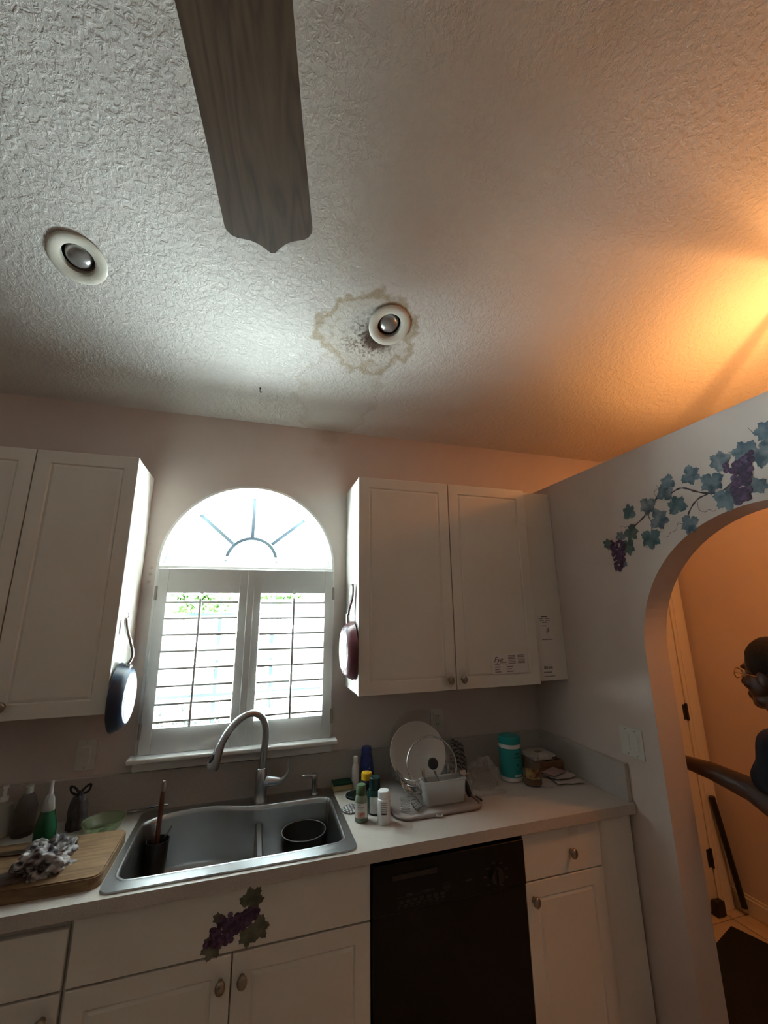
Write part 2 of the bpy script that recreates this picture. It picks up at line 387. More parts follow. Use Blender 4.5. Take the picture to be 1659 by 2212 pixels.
# floor: slab with square tiles
M['grout'] = mat('brown_grout', (.16, .10, .06), .9)
M['tile'] = mat('beige_floor_tile', (.52, .42, .30), .35, var=.08, vscale=4)
bm = bx(NB(), XL, XH, YR, 0, -.12, -.006)
floor = tag(obj('floor', bm, M['grout'], kind='structure'), 'square beige ceramic tiles with brown grout lines', 'floor')
TS = .335
bm = bx(NB(), -TS / 2 + .004, TS / 2 - .004, -TS / 2 + .004, TS / 2 - .004, -.006, 0, .0015, 1)
tile0 = obj('tile', bm, M['tile'], floor); first = True
def tiles(x_edge, xmin, xmax, y_edge, ymin, ymax):
    global first
    i0 = math.floor((xmin - x_edge) / TS); i1 = math.ceil((xmax - x_edge) / TS)
    j0 = math.floor((ymin - y_edge) / TS); j1 = math.ceil((ymax - y_edge) / TS)
    for i in range(i0, i1):
        for j in range(j0, j1):
            a, b = max(xmin, x_edge + i * TS), min(xmax, x_edge + (i + 1) * TS)
            c, d = max(ymin, y_edge + j * TS), min(ymax, y_edge + (j + 1) * TS)
            if b - a < .02 or d - c < .02: continue
            t = tile0 if first else share(tile0, floor)
            first = False
            t.location = ((a + b) / 2, (c + d) / 2, 0); t.scale = ((b - a) / TS, (d - c) / TS, 1)
tiles(1.115, -.01, XH, -.072, -2.6, 0)
tiles(1.115, XL, -.01, -.072, -2.6, -.52)
tiles(1.115, XL, -2.67, -.072, -.52, 0)
# hall baseboard and door
bm = bx(NB(), XH - .014, XH, -3.5, -.001, 0, .085, .004)
bx(bm, XH - .008, XH, -3.5, -.001, .085, .10, .003)
tag(obj('baseboard_hall', bm, M['door'], kind='structure'), 'white baseboard along the hall wall', 'baseboard')
d1 = thing('door_1', 'white hall door with dark hinges behind the archway', 'door', (.73, -.005, 0), kind='structure')
bm = bx(NB(), DX0 + .003, DX1 - .003, -.010, -.0005, .012, DZ - .004, .002)
dl = obj('door_leaf', bm, M['door'], d1)
bm = NB()
for z0, z1 in ((.14, .66), (.80, 1.30), (1.44, 1.90)):
    for xa, xb in ((.46, .70), (.77, 1.01)): bx(bm, xa, xb, -.014, -.009, z0, z1, .002)
obj('raised_panel', bm, M['door'], dl)
bm = NB()
bx(bm, DX1, DX1 + .115, -.018, .0, 0, DZ + .075, .005); bx(bm, DX1 + .025, DX1 + .10, -.024, -.016, 0, DZ + .06, .004)
obj('casing', bm, M['door'], d1)
bm = bx(NB(), DX0 - .08, DX0, -.018, .0, 0, DZ + .075, .005); obj('casing', bm, M['door'], d1)
bm = bx(NB(), DX0 - .08, DX1 + .115, -.018, .0, DZ, DZ + .075, .005); obj('casing', bm, M['door'], d1)
for hz in (.27, 1.075, 1.83):
    bm = NB(); cyl(bm, (DX1 - .002, -.016, hz - .05), (DX1 - .002, -.016, hz + .05), .008, seg=10)
    bx(bm, DX1 - .03, DX1 - .002, -.013, -.009, hz - .045, hz + .045)
    obj('hinge', bm, M['dark'], d1)
bm = bx(NB(), 1.035, 1.10, -.055, -.016, .001, .075, .006)
tag(obj('door_stop', bm, M['black']), 'small black rubber wedge at the foot of the hall door', 'door stop')

# ------------------------------------------------------------------ window
win = thing('window_1', 'arched window with sunburst muntins over a sash window', 'window', (WXC, .12, WZ0), kind='structure')
def yz(y): return lambda u, v, w: V((u, y + w, v))
GS = 1.985; GR = .412                                   # springing and radius of the fanlight glass
def arcpts(cx, zc, r, a0=0, a1=180, st=5): return [(cx + r * math.cos(math.radians(a)), zc + r * math.sin(math.radians(a))) for a in range(a0, a1 + 1, st)]
def archloop(inset, zb):
    r = WR - inset
    return [(WXC - r, zb), (WXC + r, zb)] + arcpts(WXC, WZS, r)
bm = plate(NB(), [archloop(0.0005, WZ0 + .0005), archloop(.012, WZ0 + .012)], yz(-.004), .15)
obj('reveal_liner', bm, M['white'], win)
bm = plate(NB(), [archloop(.012, 1.972), archloop(.034, 1.992)], yz(.10), .045)
obj('fanlight_frame', bm, M['vinyl'], win)
bm = bx(NB(), WX0 + .012, WX1 - .012, .085, .15, 1.915, 1.985, .004); bx(bm, WX0 + .012, WX1 - .012, .07, .10, 1.955, 1.968, .003)
obj('transom_bar', bm, M['vinyl'], win)
bm = bx(NB(), WX0 + .012, WX1 - .012, -.002, .09, 1.934, 1.948, .002)
obj('transom_shelf', bm, M['white'], win)
bm = NB(); fc = V((-1.630, 0, 1.985))
def strip(bm, p, q, wd, y0, y1):
    a, b = V((p[0], 0, p[1])), V((q[0], 0, q[1])); n = (b - a).normalized().cross(V((0, 1, 0))) * wd / 2
    loft(bm, [[a + n + V((0, y0, 0)), a - n + V((0, y0, 0)), a - n + V((0, y1, 0)), a + n + V((0, y1, 0))], [b + n + V((0, y0, 0)), b - n + V((0, y0, 0)), b - n + V((0, y1, 0)), b + n + V((0, y1, 0))]])
for p, q in (((-1.632, 2.119), (-1.632, 2.352)), ((-1.729, 2.083), (-1.915, 2.245)), ((-1.529, 2.086), (-1.345, 2.24))):
    bm = NB(); strip(bm, p, q, .017, .122, .135); obj('muntin', bm, M['muntin'], win)
bm = NB(); hubp = [[V((-1.63 + r_ * math.cos(a_), yy_, 1.985 + r_ * math.sin(a_))) for r_, yy_ in ((.122, .122), (.138, .122), (.138, .135), (.122, .135))] for a_ in [PI * k / 28 for k in range(29)]]
loft(bm, hubp)
obj('muntin_hub', bm, M['muntin'], win)
bm = plate(NB(), [archloop(.034, 1.985)], yz(.128), .004); obj('pane', bm, M['glass'], win)
bm = plate(NB(), [[(WX0 + .012, WZ0 + .012), (WX1 - .012, WZ0 + .012), (WX1 - .012, 1.915), (WX0 + .012, 1.915)], [(WX0 + .045, WZ0 + .055), (WX0 + .045, 1.885), (WX1 - .045, 1.885), (WX1 - .045, WZ0 + .055)]], yz(.09), .06)
obj('sash_frame', bm, M['vinyl'], win)
bm = bx(NB(), WX0 + .04, WX1 - .04, .10, .145, 1.495, 1.548, .004); bx(bm, WX0 + .04, WX1 - .04, .09, .105, 1.515, 1.53, .002)
obj('meeting_rail', bm, M['vinyl'], win)
for xm in (-1.765, -1.502):
    bm = bx(NB(), xm - .009, xm + .009, .122, .135, WZ0 + .05, 1.89); obj('muntin', bm, M['muntin'], win)
for zz in (1.33, 1.715):
    bm = bx(NB(), WX0 + .045, WX1 - .045, .123, .134, zz - .008, zz + .008); obj('muntin', bm, M['muntin'], win)
bm = bx(NB(), WX0 + .04, WX1 - .04, .128, .132, WZ0 + .05, 1.89); obj('pane', bm, M['glass'], win)
for xa, xb in ((WX0 + .011, -2.0435), (-1.2085, WX1 - .011)):
    obj('shutter_frame', bx(NB(), xa, xb, -.006, .05, WZ0 + .045, 1.934), M['shutter'], win)
# sill
t1 = NB(); bx(t1, -2.075, -1.182, -.075, .004, 1.108, 1.128, .006, 3); bx(t1, -2.055, -1.205, -.045, -.001, 1.072, 1.11, .004)
tag(obj('trim_1', t1, M['white'], kind='structure', smooth=True), 'white window sill with moulded apron below the shutters', 'sill')

# shutters
def shutter(x0, x1, ox0, ox1, rodx, tilt, hinge_x, label, knob):
    t = thing('plantation_shutter', label, 'shutter', ((x0 + x1) / 2, -.016, 1.13), 'shutters in the kitchen window')
    zb, zt, oz0, oz1 = 1.130, 1.931, 1.232, 1.816
    ya, yb = -.030, -.002
    for a, b in ((x0, ox0), (ox1, x1)):
        obj('stile', bx(NB(), a, b, ya, yb, zb, zt, .002), M['shutter'], t)
    obj('bottom_rail', bx(NB(), ox0, ox1, ya + .001, yb, zb, oz0, .0015), M['shutter'], t)
    obj('top_rail', bx(NB(), ox0, ox1, ya + .001, yb, oz1, zt, .0015), M['shutter'], t)
    L = ox1 - ox0 - .004; bm = NB(); loops = []
    for xx in (-L / 2, L / 2):
        loops.append([V((xx, a_, b_)) for a_, b_ in rrect(-.034, .034, -.0045, .0045, .0012, 1)])
    loft(bm, loops); bmesh.ops.translate(bm, verts=bm.verts, vec=ORG[t.name])
    base = obj('louver', bm, M['shutter'], t, smooth=True)
    for i, z in enumerate((1.775, 1.702, 1.629, 1.557, 1.483, 1.409, 1.335, 1.264)):
        o = base if i == 0 else share(base, t)
        o.location = V(((ox0 + ox1) / 2, -.016, z)) - ORG[t.name]; o.rotation_euler = (tilt, 0, 0)
    obj('tilt_rod', bx(NB(), rodx - .005, rodx + .005, -.062, -.051, 1.235, 1.79, .002), M['shutter'], t)
    obj('rod_catch', bx(NB(), rodx - .006, rodx + .010, -.036, -.029, 1.812, 1.832, .003), M['white_plastic'], t)
    for hz in (1.815, 1.228):
        bm = NB(); cyl(bm, (hinge_x, -.033, hz - .032), (hinge_x, -.033, hz + .032), .005, seg=8); bx(bm, hinge_x - .006, hinge_x + .006, -.032, -.027, hz - .03, hz + .03)
        obj('hinge', bm, M['screw'], t)
    return t
shutter(-2.043, -1.632, -1.996, -1.675, -1.845, math.radians(5), -2.044, 'shutter nearer the blue frying pan with near-level louvers', 0)
shutter(-1.612, -1.209, -1.573, -1.255, -1.412, math.radians(14), -1.208, 'shutter nearer the red frying pan with tipped louvers', 0)
bm = bx(NB(), -1.6315, -1.6125, -.001, .012, 1.13, 1.931); bx(bm, -1.638, -1.606, -.037, -.0305, 1.13, 1.931, .002)
tag(obj('trim_2', bm, M['shutter'], kind='structure'), 'narrow white astragal post between the two shutters', 'trim')

# ------------------------------------------------------------------ cabinets
def front(x0, x1, z0, z1, yf, th=.019, inset=.07, panel=True):
    bm = bx(NB(), x0, x1, yf, yf + th, z0, z1, .0025, 2)
    if panel:
        bm.normal_update()
        f = max((f for f in bm.faces if f.normal.y < -.99), key=lambda f: f.calc_area())
        bmesh.ops.inset_individual(bm, faces=[f], thickness=inset, depth=0)
        bmesh.ops.inset_individual(bm, faces=[f], thickness=.007, depth=-.0045)
        bmesh.ops.inset_individual(bm, faces=[f], thickness=.014, depth=.0040)
    return bm
def knob(parent, x, y, z):
    bm = NB(); q = Matrix.Translation((x, y, z)) @ Matrix.Rotation(PI / 2, 4, 'X') @ Matrix.Diagonal((.92, 1.12, 1, 1))
    lathe(bm, [(0, -.001), (.009, -.001), (.009, .002), (.006, .006), (.006, .012), (.013, .016), (.0165, .021), (.0155, .026), (.009, .030), (0, .0315)], seg=20, mtx=q)
    return obj('knob', bm, M['knob'], parent, smooth=True, angle=60)
ZB, ZT, YU = 1.355, 2.379, -.297
u = thing('upper_cabinet', 'white two-door upper cabinet beside the partition wall, cards taped on it', 'cabinet', (-.57, 0, ZB), 'white upper cabinets')
obj('body', bx(NB(), -1.136, -.186, -.274, -.001, ZB + .003, ZT - .002, .001), M['cab'], u)
for a, b, kx in ((-1.1375, -.656, -.692), (-.652, -.184, -.624)):
    dd = obj('door', front(a, b, ZB, ZT, YU), M['cabdoor'], u); knob(dd, kx, YU, 1.402)
obj('filler_panel', bx(NB(), -.185, -.002, -.279, -.255, ZB + .010, ZT - .006, .001), M['cab'], u)
u = thing('upper_cabinet', 'white upper cabinet with the blue frying pan hung on its side', 'cabinet', (-2.5, 0, ZB), 'white upper cabinets')
obj('body', bx(NB(), -2.872, -2.116, -.274, -.001, ZB + .003, ZT - .002, .001), M['cab'], u)
for a, b, kx in ((-2.484, -2.114, -2.436), (-2.872, -2.488, -2.54)):
    dd = obj('door', front(a, b, ZB, ZT, YU), M['cabdoor'], u); knob(dd, kx, YU, 1.404)

YB = -.592                                              # base door fronts
def carcass(x0, x1, parent):
    bm = bx(NB(), x0 + .0005, x1 - .0005, -.572, -.003, .095, .70, .001)
    bx(bm, x0 + .0005, x1 - .0005, -.572, -.55, .70, .868); bx(bm, x0 + .0005, x0 + .018, -.56, -.003, .70, .868); bx(bm, x1 - .018, x1 - .0005, -.56, -.003, .70, .868)
    obj('body', bm, M['cab'], parent)
    obj('toe_kick', bx(NB(), x0 + .001, x1 - .001, -.51, -.49, .002, .095), M['cab'], parent)
c = thing('base_cabinet', 'white sink base cabinet with painted grapes on its false front', 'cabinet', (-1.6, -.3, 0), 'white base cabinets')
carcass(-2.052, -1.162, c)
obj('false_front', front(-2.042, -1.163, .706, .874, YB, panel=False), M['cabdoor'], c)
for a, b, kx in ((-2.042, -1.6045, -1.632), (-1.6005, -1.163, -1.570)):
    dd = obj('door', front(a, b, .10, .700, YB), M['cabdoor'], c); knob(dd, kx, YB, .636)
c = thing('base_cabinet', 'white drawer base cabinet under the cutting board', 'cabinet', (-2.3, -.3, 0), 'white base cabinets')
carcass(-2.66, -2.053, c)
for z0, z1, kz in ((.706, .850, None), (.48, .700, .648), (.10, .474, .40)):
    dd = obj('drawer', front(-2.65, -2.053, z0, z1, YB, panel=False), M['cabdoor'], c)
    if kz: knob(dd, -2.085, YB, kz)
    else: knob(dd, -2.35, YB, .78)
c = thing('base_cabinet', 'narrow white base cabinet between dishwasher and partition wall', 'cabinet', (-.3, -.3, 0), 'white base cabinets')
carcass(-.555, -.02, c)
dd = obj('drawer', front(-.553, -.187, .713, .869, YB, panel=False), M['cabdoor'], c); knob(dd, -.336, YB, .783)
dd = obj('door', front(-.553, -.187, .10, .708, YB), M['cabdoor'], c); knob(dd, -.523, YB, .654)
obj('filler_panel', bx(NB(), -.186, -.014, -.583, -.565, .002, .877, .001), M['cab'], c)

# dishwasher
w = thing('dishwasher', 'black built-in dishwasher with dial and row of buttons', 'dishwasher', (-.857, -.3, 0))
obj('tub', bx(NB(), -1.156, -.558, -.57, -.02, .10, .862), M['black'], w)
obj('door', bx(NB(), -1.157, -.557, -.598, -.57, .13, .712, .003), M['dw'], w)
cp = obj('control_panel', bx(NB(), -1.157, -.557, -.606, -.57, .714, .862, .004, 3), M['dw'], w)
obj('kick_plate', bx(NB(), -1.15, -.565, -.54, -.52, .002, .125), M['black'], w)
obj('handle_lip', bx(NB(), -1.09, -.92, -.611, -.604, .812, .828, .003), M['black'], cp)
bm = NB(); cyl(bm, (-.684, -.604, .765), (-.684, -.622, .765), .027, .024, 24); bx(bm, -.687, -.681, -.628, -.62, .742, .788, .001)
obj('dial', bm, M['black'], cp)
marks = []
for k in range(9):
    a = math.radians(20 + k * 40); marks.append((-.684 + .045 * math.cos(a), .765 + .04 * math.sin(a), .014, .004))
for k in range(8): marks += [(-1.0625 + k * .023, .7355, .015, .003), (-1.065 + k * .023, .729, .010, .0022)]
marks += [(-1.0025, .759, .145, .001), (-1.0275, .764, .025, .0035), (-.9575, .765, .045, .002), (-.7965, .768, .023, .004), (-.68, .721, .04, .001)]
for mx_, mz_, mw, mh in marks:
    obj('printed_mark', bx(NB(), mx_ - mw / 2, mx_ + mw / 2, -.607, -.6058, mz_ - mh / 2, mz_ + mh / 2), M['dwprint'], cp)
for k in range(7):
    xk = -1.068 + k * .026; obj('button', bx(NB(), xk, xk + .018, -.609, -.605, .741, .752, .002), M['black'], cp)
bm = NB(); lathe(bm, [(.0125, 0), (.0125, .0015), (.0105, .0015), (.0105, 0)], seg=24, mtx=Matrix.Translation((-.884, -.6055, .764)) @ Matrix.Rotation(PI / 2, 4, 'X'))
tube(bm, spline([V((-.884 + .006 * math.cos(t), -.6068, .764 + .006 * math.sin(t) * math.cos(t))) for t in [k * .5 for k in range(13)]], 3), .0007, 5)
obj('round_badge', bm, M['dwprint'], cp)

# ------------------------------------------------------------------ countertop
SX0, SX1, SY0, SY1 = -1.993, -1.206, -.594, -.046       # sink rim
bm = plate(NB(), [[(-2.70, -.6114), (-.002, -.6114), (-.002, -.0005), (-2.70, -.0005)], [(SX0 + .02, SY0 + .02), (SX0 + .02, SY1 - .02), (SX1 - .02, SY1 - .02), (SX1 - .02, SY0 + .02)]], lambda a, b, w_: V((a, b, ZC - w_)), .038)
bm.edges.ensure_lookup_table()
ed = [e for e in bm.edges if all(abs(v.co.y + .6114) < 1e-4 for v in e.verts) and abs(e.verts[0].co.z - e.verts[1].co.z) < 1e-4]
bmesh.ops.bevel(bm, geom=ed, offset=.007, segments=2, affect='EDGES', profile=.4)
ct = thing('countertop', 'speckled beige laminate countertop with backsplash', 'countertop', (-1.3, -.3, ZC))
obj('worktop', bm, M['counter'], ct)
obj('backsplash', bx(NB(), -2.70, -.022, -.021, -.0005, ZC, 1.0645, .002), M['counter'], ct)
obj('side_splash', bx(NB(), -.0215, -.0005, -.598, -.0005, ZC, 1.0645, .002), M['counter'], ct)

# ------------------------------------------------------------------ sink
sk = thing('kitchen_sink', 'stainless double-bowl drop-in sink below the window', 'sink', (-1.6, -.32, ZC))
inner = [V((p[0], p[1], 0)) for p in spline([(-1.960, -.15, 0), (-1.90, -.105, 0), (-1.80, -.082, 0), (-1.70, -.088, 0), (-1.61, -.122, 0), (-1.54, -.142, 0), (-1.40, -.146, 0), (-1.26, -.146, 0), (-1.238, -.165, 0), (-1.232, -.19, 0), (-1.234, -.33, 0), (-1.238, -.49, 0), (-1.247, -.52, 0), (-1.275, -.535, 0), (-1.40, -.543, 0), (-1.70, -.545, 0), (-1.91, -.543, 0), (-1.948, -.528, 0), (-1.965, -.49, 0), (-1.968, -.33, 0), (-1.968, -.20, 0)], 4, True)]
outer = rrect(SX0, SX1, SY0, SY1, .035, 6)
bm = plate(NB(), [outer, [(p.x, p.y) for p in inner]], lambda a, b, w_: V((a, b, ZC + .0065 - w_)), .0063)
obj('rim', bm, M['steel'], sk)
cen = V((-1.6, -.335, 0))
def shrink(k, z): return [V((cen.x + (p.x - cen.x) * (1 - k / .36), cen.y + (p.y - cen.y) * (1 - k / .20), z)) for p in inner]
bm = loft(NB(), [shrink(-.006, ZC + .0075), shrink(-.002, ZC + .009), shrink(.003, ZC + .006), shrink(.006, ZC - .01), shrink(.014, .74), shrink(.020, .722), shrink(.034, .712)], False, True)
obj('bowl', bm, M['steel'], sk, smooth=True, angle=60)
bm = NB(); prof = [(-.030, .712), (-.014, .74), (-.013, .862), (-.008, .868), (.008, .868), (.013, .862), (.014, .74), (.030, .712)]
loft(bm, [[V((-1.53 + a, yy, zz)) for a, zz in prof] for yy in (-.163, -.528)])
obj('divider', bm, M['steel'], sk, smooth=True)
for xd in (-1.74, -1.385):
    bm = NB(); lathe(bm, [(.045, .7125), (.042, .7155), (.034, .714), (.033, .7135), (0, .7135)], (xd, -.335, 0), 24); obj('drain', bm, M['chrome'], sk, smooth=True)
# wire grid in the big bowl
g = thing('sink_grid', 'chrome wire grid lying in the bottom of the sink bowl', 'rack', (-1.74, -.34, .713))
lp = [V((a, b, .735)) for a, b in rrect(-1.848, -1.565, -.49, -.15, .03, 4)]
obj('rim_wire', tube(NB(), lp, .003, 6, True), M['chrome'], g)
for k in range(9):
    yy = -.46 + k * .037; obj('wire', tube(NB(), [(-1.848, yy, .737), (-1.565, yy, .737)], .0018, 6), M['chrome'], g)
for a, b in ((-1.835, -.475), (-1.58, -.475), (-1.835, -.165), (-1.58, -.165)):
    obj('foot', bm := cyl(NB(), (a, b, .7125), (a, b, .745), .009, .008, 10), M['black'], g)
# pot in the small bowl
M['potdark'] = mat('dark_nonstick', (.025, .026, .027), .45)
M['potrim'] = mat('pot_rim', (.16, .16, .15), .35, metal=.6)
p = thing('cooking_pot', 'dark nonstick pot standing in the smaller sink bowl', 'pot', (-1.352, -.245, .716))
bm = NB(); lathe(bm, [(0, .717), (.068, .717), (.078, .727), (.088, .848), (.0905, .850), (.0865, .850), (.076, .732), (.066, .722), (0, .722)], (-1.352, -.245, 0), 32); obj('pot_body', bm, M['potdark'], p, smooth=True)
bm = NB(); tube(bm, [(-1.352 + .0885 * math.cos(2 * PI * k / 32), -.245 + .0885 * math.sin(2 * PI * k / 32), .8505) for k in range(32)], .0022, 6, True); obj('rim_band', bm, M['potrim'], p)
# tumbler of brushes in the big bowl
M['smoke'] = mat('dark_tumbler_plastic', (.02, .021, .022), .3)
p = thing('utensil_tumbler', 'dark tumbler of washing-up tools standing in the sink', 'tumbler', (-1.908, -.165, .716))
bm = NB(); lathe(bm, [(0, .716), (.030, .716), (.033, .72), (.042, .862), (.040, .862), (.031, .724), (0, .724)], (-1.908, -.165, 0), 24); obj('cup', bm, M['smoke'], p, smooth=True)
bt = thing('dish_brush', 'red-brown wooden handled dish brush standing in the dark tumbler', 'brush', (-1.908, -.165, .728))
bm = NB(); tube(bm, spline([(-1.912, -.155, .73), (-1.911, -.163, .86), (-1.908, -.166, .97), (-1.906, -.168, 1.032)], 4), .009, 8); obj('handle', bm, M['handlewood'], bt, smooth=True)
bm = NB(); tube(bm, [(-1.906, -.168, 1.03), (-1.9055, -.1685, 1.055), (-1.905, -.169, 1.068)], [.0085, .0085, .005], 8); obj('handle_end', bm, mat('pale_wood', (.30, .24, .19), .6), bt, smooth=True)
bm = NB(); tube(bm, spline([(-1.900, -.175, .73), (-1.886, -.17, .855), (-1.872, -.17, .885), (-1.862, -.17, .905)], 4), .0025, 6)
tag(obj('bottle_brush', bm, M['chrome'], smooth=True, origin=(-1.900, -.175, .73)), 'thin bent wire tool leaning in the dark tumbler', 'wire tool')
bm = NB(); ball(bm, (-2.035, -.034, .926), .017, (1.3, .7, .35)); tube(bm, spline([(-2.02, -.034, .925), (-1.98, -.033, .930), (-1.93, -.034, .934), (-1.90, -.036, .933)], 4), [.004] * 13, 6)
tag(obj('spoon', bm, M['chrome'], smooth=True, origin=(-1.97, -.034, .923)), 'metal spoon lying across the back of the sink rim', 'spoon')

# ------------------------------------------------------------------ faucet and pump
f = thing('faucet', 'brushed nickel gooseneck pull-down faucet', 'faucet', (-1.527, -.100, ZC + .0065))
bm = NB(); lathe(bm, [(0, .922), (.030, .922), (.030, .930), (.026, .935), (.0265, .97), (.026, 1.02), (.0205, 1.051), (.0175, 1.054), (0, 1.054)], (-1.527, -.100, 0), 28); obj('body', bm, M['faucet'], f, smooth=True)
path = spline([(-1.527, -.100, 1.04), (-1.521, -.100, 1.12), (-1.518, -.101, 1.19), (-1.528, -.106, 1.245), (-1.558, -.120, 1.279), (-1.600, -.140, 1.286), (-1.645, -.161, 1.262), (-1.680, -.178, 1.222), (-1.701, -.188, 1.182)], 5)
bm = tube(NB(), path, .0150, 16); obj('gooseneck', bm, M['faucet'], f, smooth=True)
a, b = V((-1.701, -.188, 1.182)), V((-1.729, -.202, 1.103)); dr = (b - a).normalized()
bm = NB(); q = Matrix.Translation(a) @ dr.to_track_quat('Z', 'Y').to_matrix().to_4x4()
lathe(bm, [(0, -.002), (.0165, -.002), (.0172, .004), (.018, .02), (.0225, .055), (.0265, .080), (.0245, .087), (.018, .088), (0, .084)], seg=24, mtx=q)
hd = obj('spray_head', bm, M['faucet'], f, smooth=True)
bm = NB(); ball(bm, a + dr * .048 + V((-.0135, -.012, .002)), .011, (1, .9, 2.0), rot=dr.to_track_quat('Z', 'Y').to_matrix()); obj('spray_button', bm, M['black'], hd, smooth=True)
bm = NB(); tube(bm, [(-1.527, -.100, 1.0), (-1.495, -.100, .998), (-1.470, -.101, .996), (-1.452, -.101, .995)], [.0245, .0235, .0205, .017], 18); hv = obj('valve', bm, M['faucet'], f, smooth=True)
bm = NB(); pts = spline([(-1.458, -.101, .995), (-1.438, -.102, .997), (-1.420, -.103, 1.012), (-1.411, -.104, 1.04), (-1.410, -.104, 1.082)], 5)
tube(bm, pts, [.0155 - .0115 * (i / (len(pts) - 1)) ** .6 for i in range(len(pts))], 12); obj('lever', bm, M['faucet'], f, smooth=True)
s = thing('soap_dispenser', 'nickel soap dispenser pump beside the faucet', 'soap dispenser', (-1.292, -.100, ZC + .0065))
bm = NB(); lathe(bm, [(0, .922), (.020, .922), (.020, .927), (.0135, .932), (.0125, .975), (.0145, .98), (.0145, 1.0), (.010, 1.006), (0, 1.007)], (-1.292, -.100, 0), 20); obj('pump_body', bm, M['faucet'], s, smooth=True)
bm = tube(NB(), [(-1.292, -.100, .995), (-1.325, -.103, 1.003), (-1.352, -.106, 1.001)], [.008, .006, .005], 10); obj('spout', bm, M['faucet'], s, smooth=True)

# ------------------------------------------------------------------ ceiling fixtures
def ceil_frame(x, y, tilt=0, drop=0):
    ex = V((1, 0, 0)); ew = V((0, -1, CS)) / cn; n = V((0, -CS, -1)) / cn
    m = Matrix((ex, ew, n)).transposed().to_4x4(); m.translation = V((x, y, cz(y))) + n * drop
    return m @ Matrix.Rotation(-tilt, 4, 'X') @ Matrix.Rotation(tilt * .6, 4, 'Y')
M['trim'] = mat('downlight_trim', (.66, .63, .54), .35)
M['bulb'] = mat('reflector_bulb_off', (.34, .33, .32), .22, metal=.55, var=.25, vscale=14)
for i, (lx, ly) in enumerate(LIGHTS):
    t = thing('recessed_downlight', ['unlit recessed downlight in clean white ceiling', 'unlit recessed downlight hanging loose in the stained patch of ceiling'][i], 'downlight', (lx, ly, cz(ly)), 'recessed ceiling downlights')
    q = ceil_frame(lx, ly, [0, math.radians(5)][i], [.0005, .009][i])
    bm = NB(); lathe(bm, [(.088, .0), (.0945, .001), (.095, .003), (.090, .0065), (.075, .0075), (.060, .004), (.054, .001), (.054, -.02), (.057, -.02), (.06, 0), (.088, 0)], seg=40, mtx=q); obj('trim_ring', bm, M['trim'], t, smooth=True)
    bm = NB(); lathe(bm, [(.0545, -.002), (.0545, -.09), (0, -.09)], seg=28, mtx=q); obj('can', bm, M['dark'], t, smooth=True)
    bm = NB(); lathe(bm, [(0, .006), (.018, .004), (.034, -.003), (.043, -.013), (.047, -.025), (.044, -.045), (.02, -.085), (0, -.085)], seg=28, mtx=q); obj('bulb', bm, M['bulb'], t, smooth=True, angle=80)
bm = NB(); hx, hy = -1.637, -.238; hz = cz(hy)
tube(bm, spline([(hx, hy, hz + .004), (hx, hy, hz - .018), (hx + .004, hy, hz - .026), (hx + .009, hy, hz - .020)], 4), .0016, 6); lathe(bm, [(0, 0), (.004, 0), (.004, .002), (0, .002)], seg=10, mtx=ceil_frame(hx, hy))
tag(obj('ceiling_hook', bm, M['dark'], origin=(hx, hy, hz)), 'tiny dark screw hook in the ceiling above the window', 'hook')

# ceiling fan (hangs right above the viewer, one blade in view)
FC = V((-1.712, -2.170, 2.385))
fan = thing('ceiling_fan', 'ceiling fan with dark oak wood-grain blades', 'ceiling fan', FC)
M['bronze'] = mat('fan_bronze', (.07, .05, .04), .4, metal=.7)
bm = NB(); lathe(bm, [(0, FC.z - .03), (.06, FC.z - .03), (.12, FC.z + .0), (.135, FC.z + .05), (.125, FC.z + .10), (.06, FC.z + .13), (.03, FC.z + .15), (0, FC.z + .15)], (FC.x, FC.y, 0), 32); obj('motor_housing', bm, M['bronze'], fan, smooth=True)
bm = cyl(NB(), (FC.x, FC.y, FC.z + .14), (FC.x, FC.y, cz(FC.y) - .03), .013, seg=14); obj('downrod', bm, M['bronze'], fan, smooth=True)
bm = NB(); lathe(bm, [(0, .0), (.07, .0), (.065, .03), (.03, .07), (0, .07)], seg=24, mtx=Matrix.Translation((FC.x, FC.y, cz(FC.y) - .012)) @ Matrix.Rotation(PI, 4, 'X')); obj('canopy', bm, M['bronze'], fan, smooth=True)
half = [(.059, .16), (.063, .25), (.070, .45), (.0765, .585)] + [(.0765 - .026 * (1 - math.cos(math.radians(a))), .585 + .026 * math.sin(math.radians(a))) for a in (20, 45, 70, 90)] + [(.036, .6145), (.024, .621), (.012, .632), (.004, .6405)]
outl = [(-a, b) for a, b in half] + [(a, b) for a, b in half[::-1]]
bm = NB(); plate(bm, [outl], lambda a, b, w_: V((a, b, w_)), .008)
bmesh.ops.rotate(bm, verts=bm.verts, cent=(0, 0, 0), matrix=Matrix.Rotation(math.radians(-5), 3, 'Y')); bmesh.ops.translate(bm, verts=bm.verts, vec=FC)
bl = obj('blade', bm, M['blade'], fan)
bm = NB(); bx(bm, -.016, .016, .10, .19, -.004, .0, .002); bx(bm, -.035, .035, .165, .215, -.006, -.001, .002); bmesh.ops.translate(bm, verts=bm.verts, vec=FC)
ir = obj('blade_iron', bm, M['bronze'], fan)
for k in range(4):
    rz = math.radians(-9.5 + 90 * k)
    for src in (bl, ir):
        o = src if k == 0 else share(src, fan)
        o.rotation_euler = (0, 0, rz)

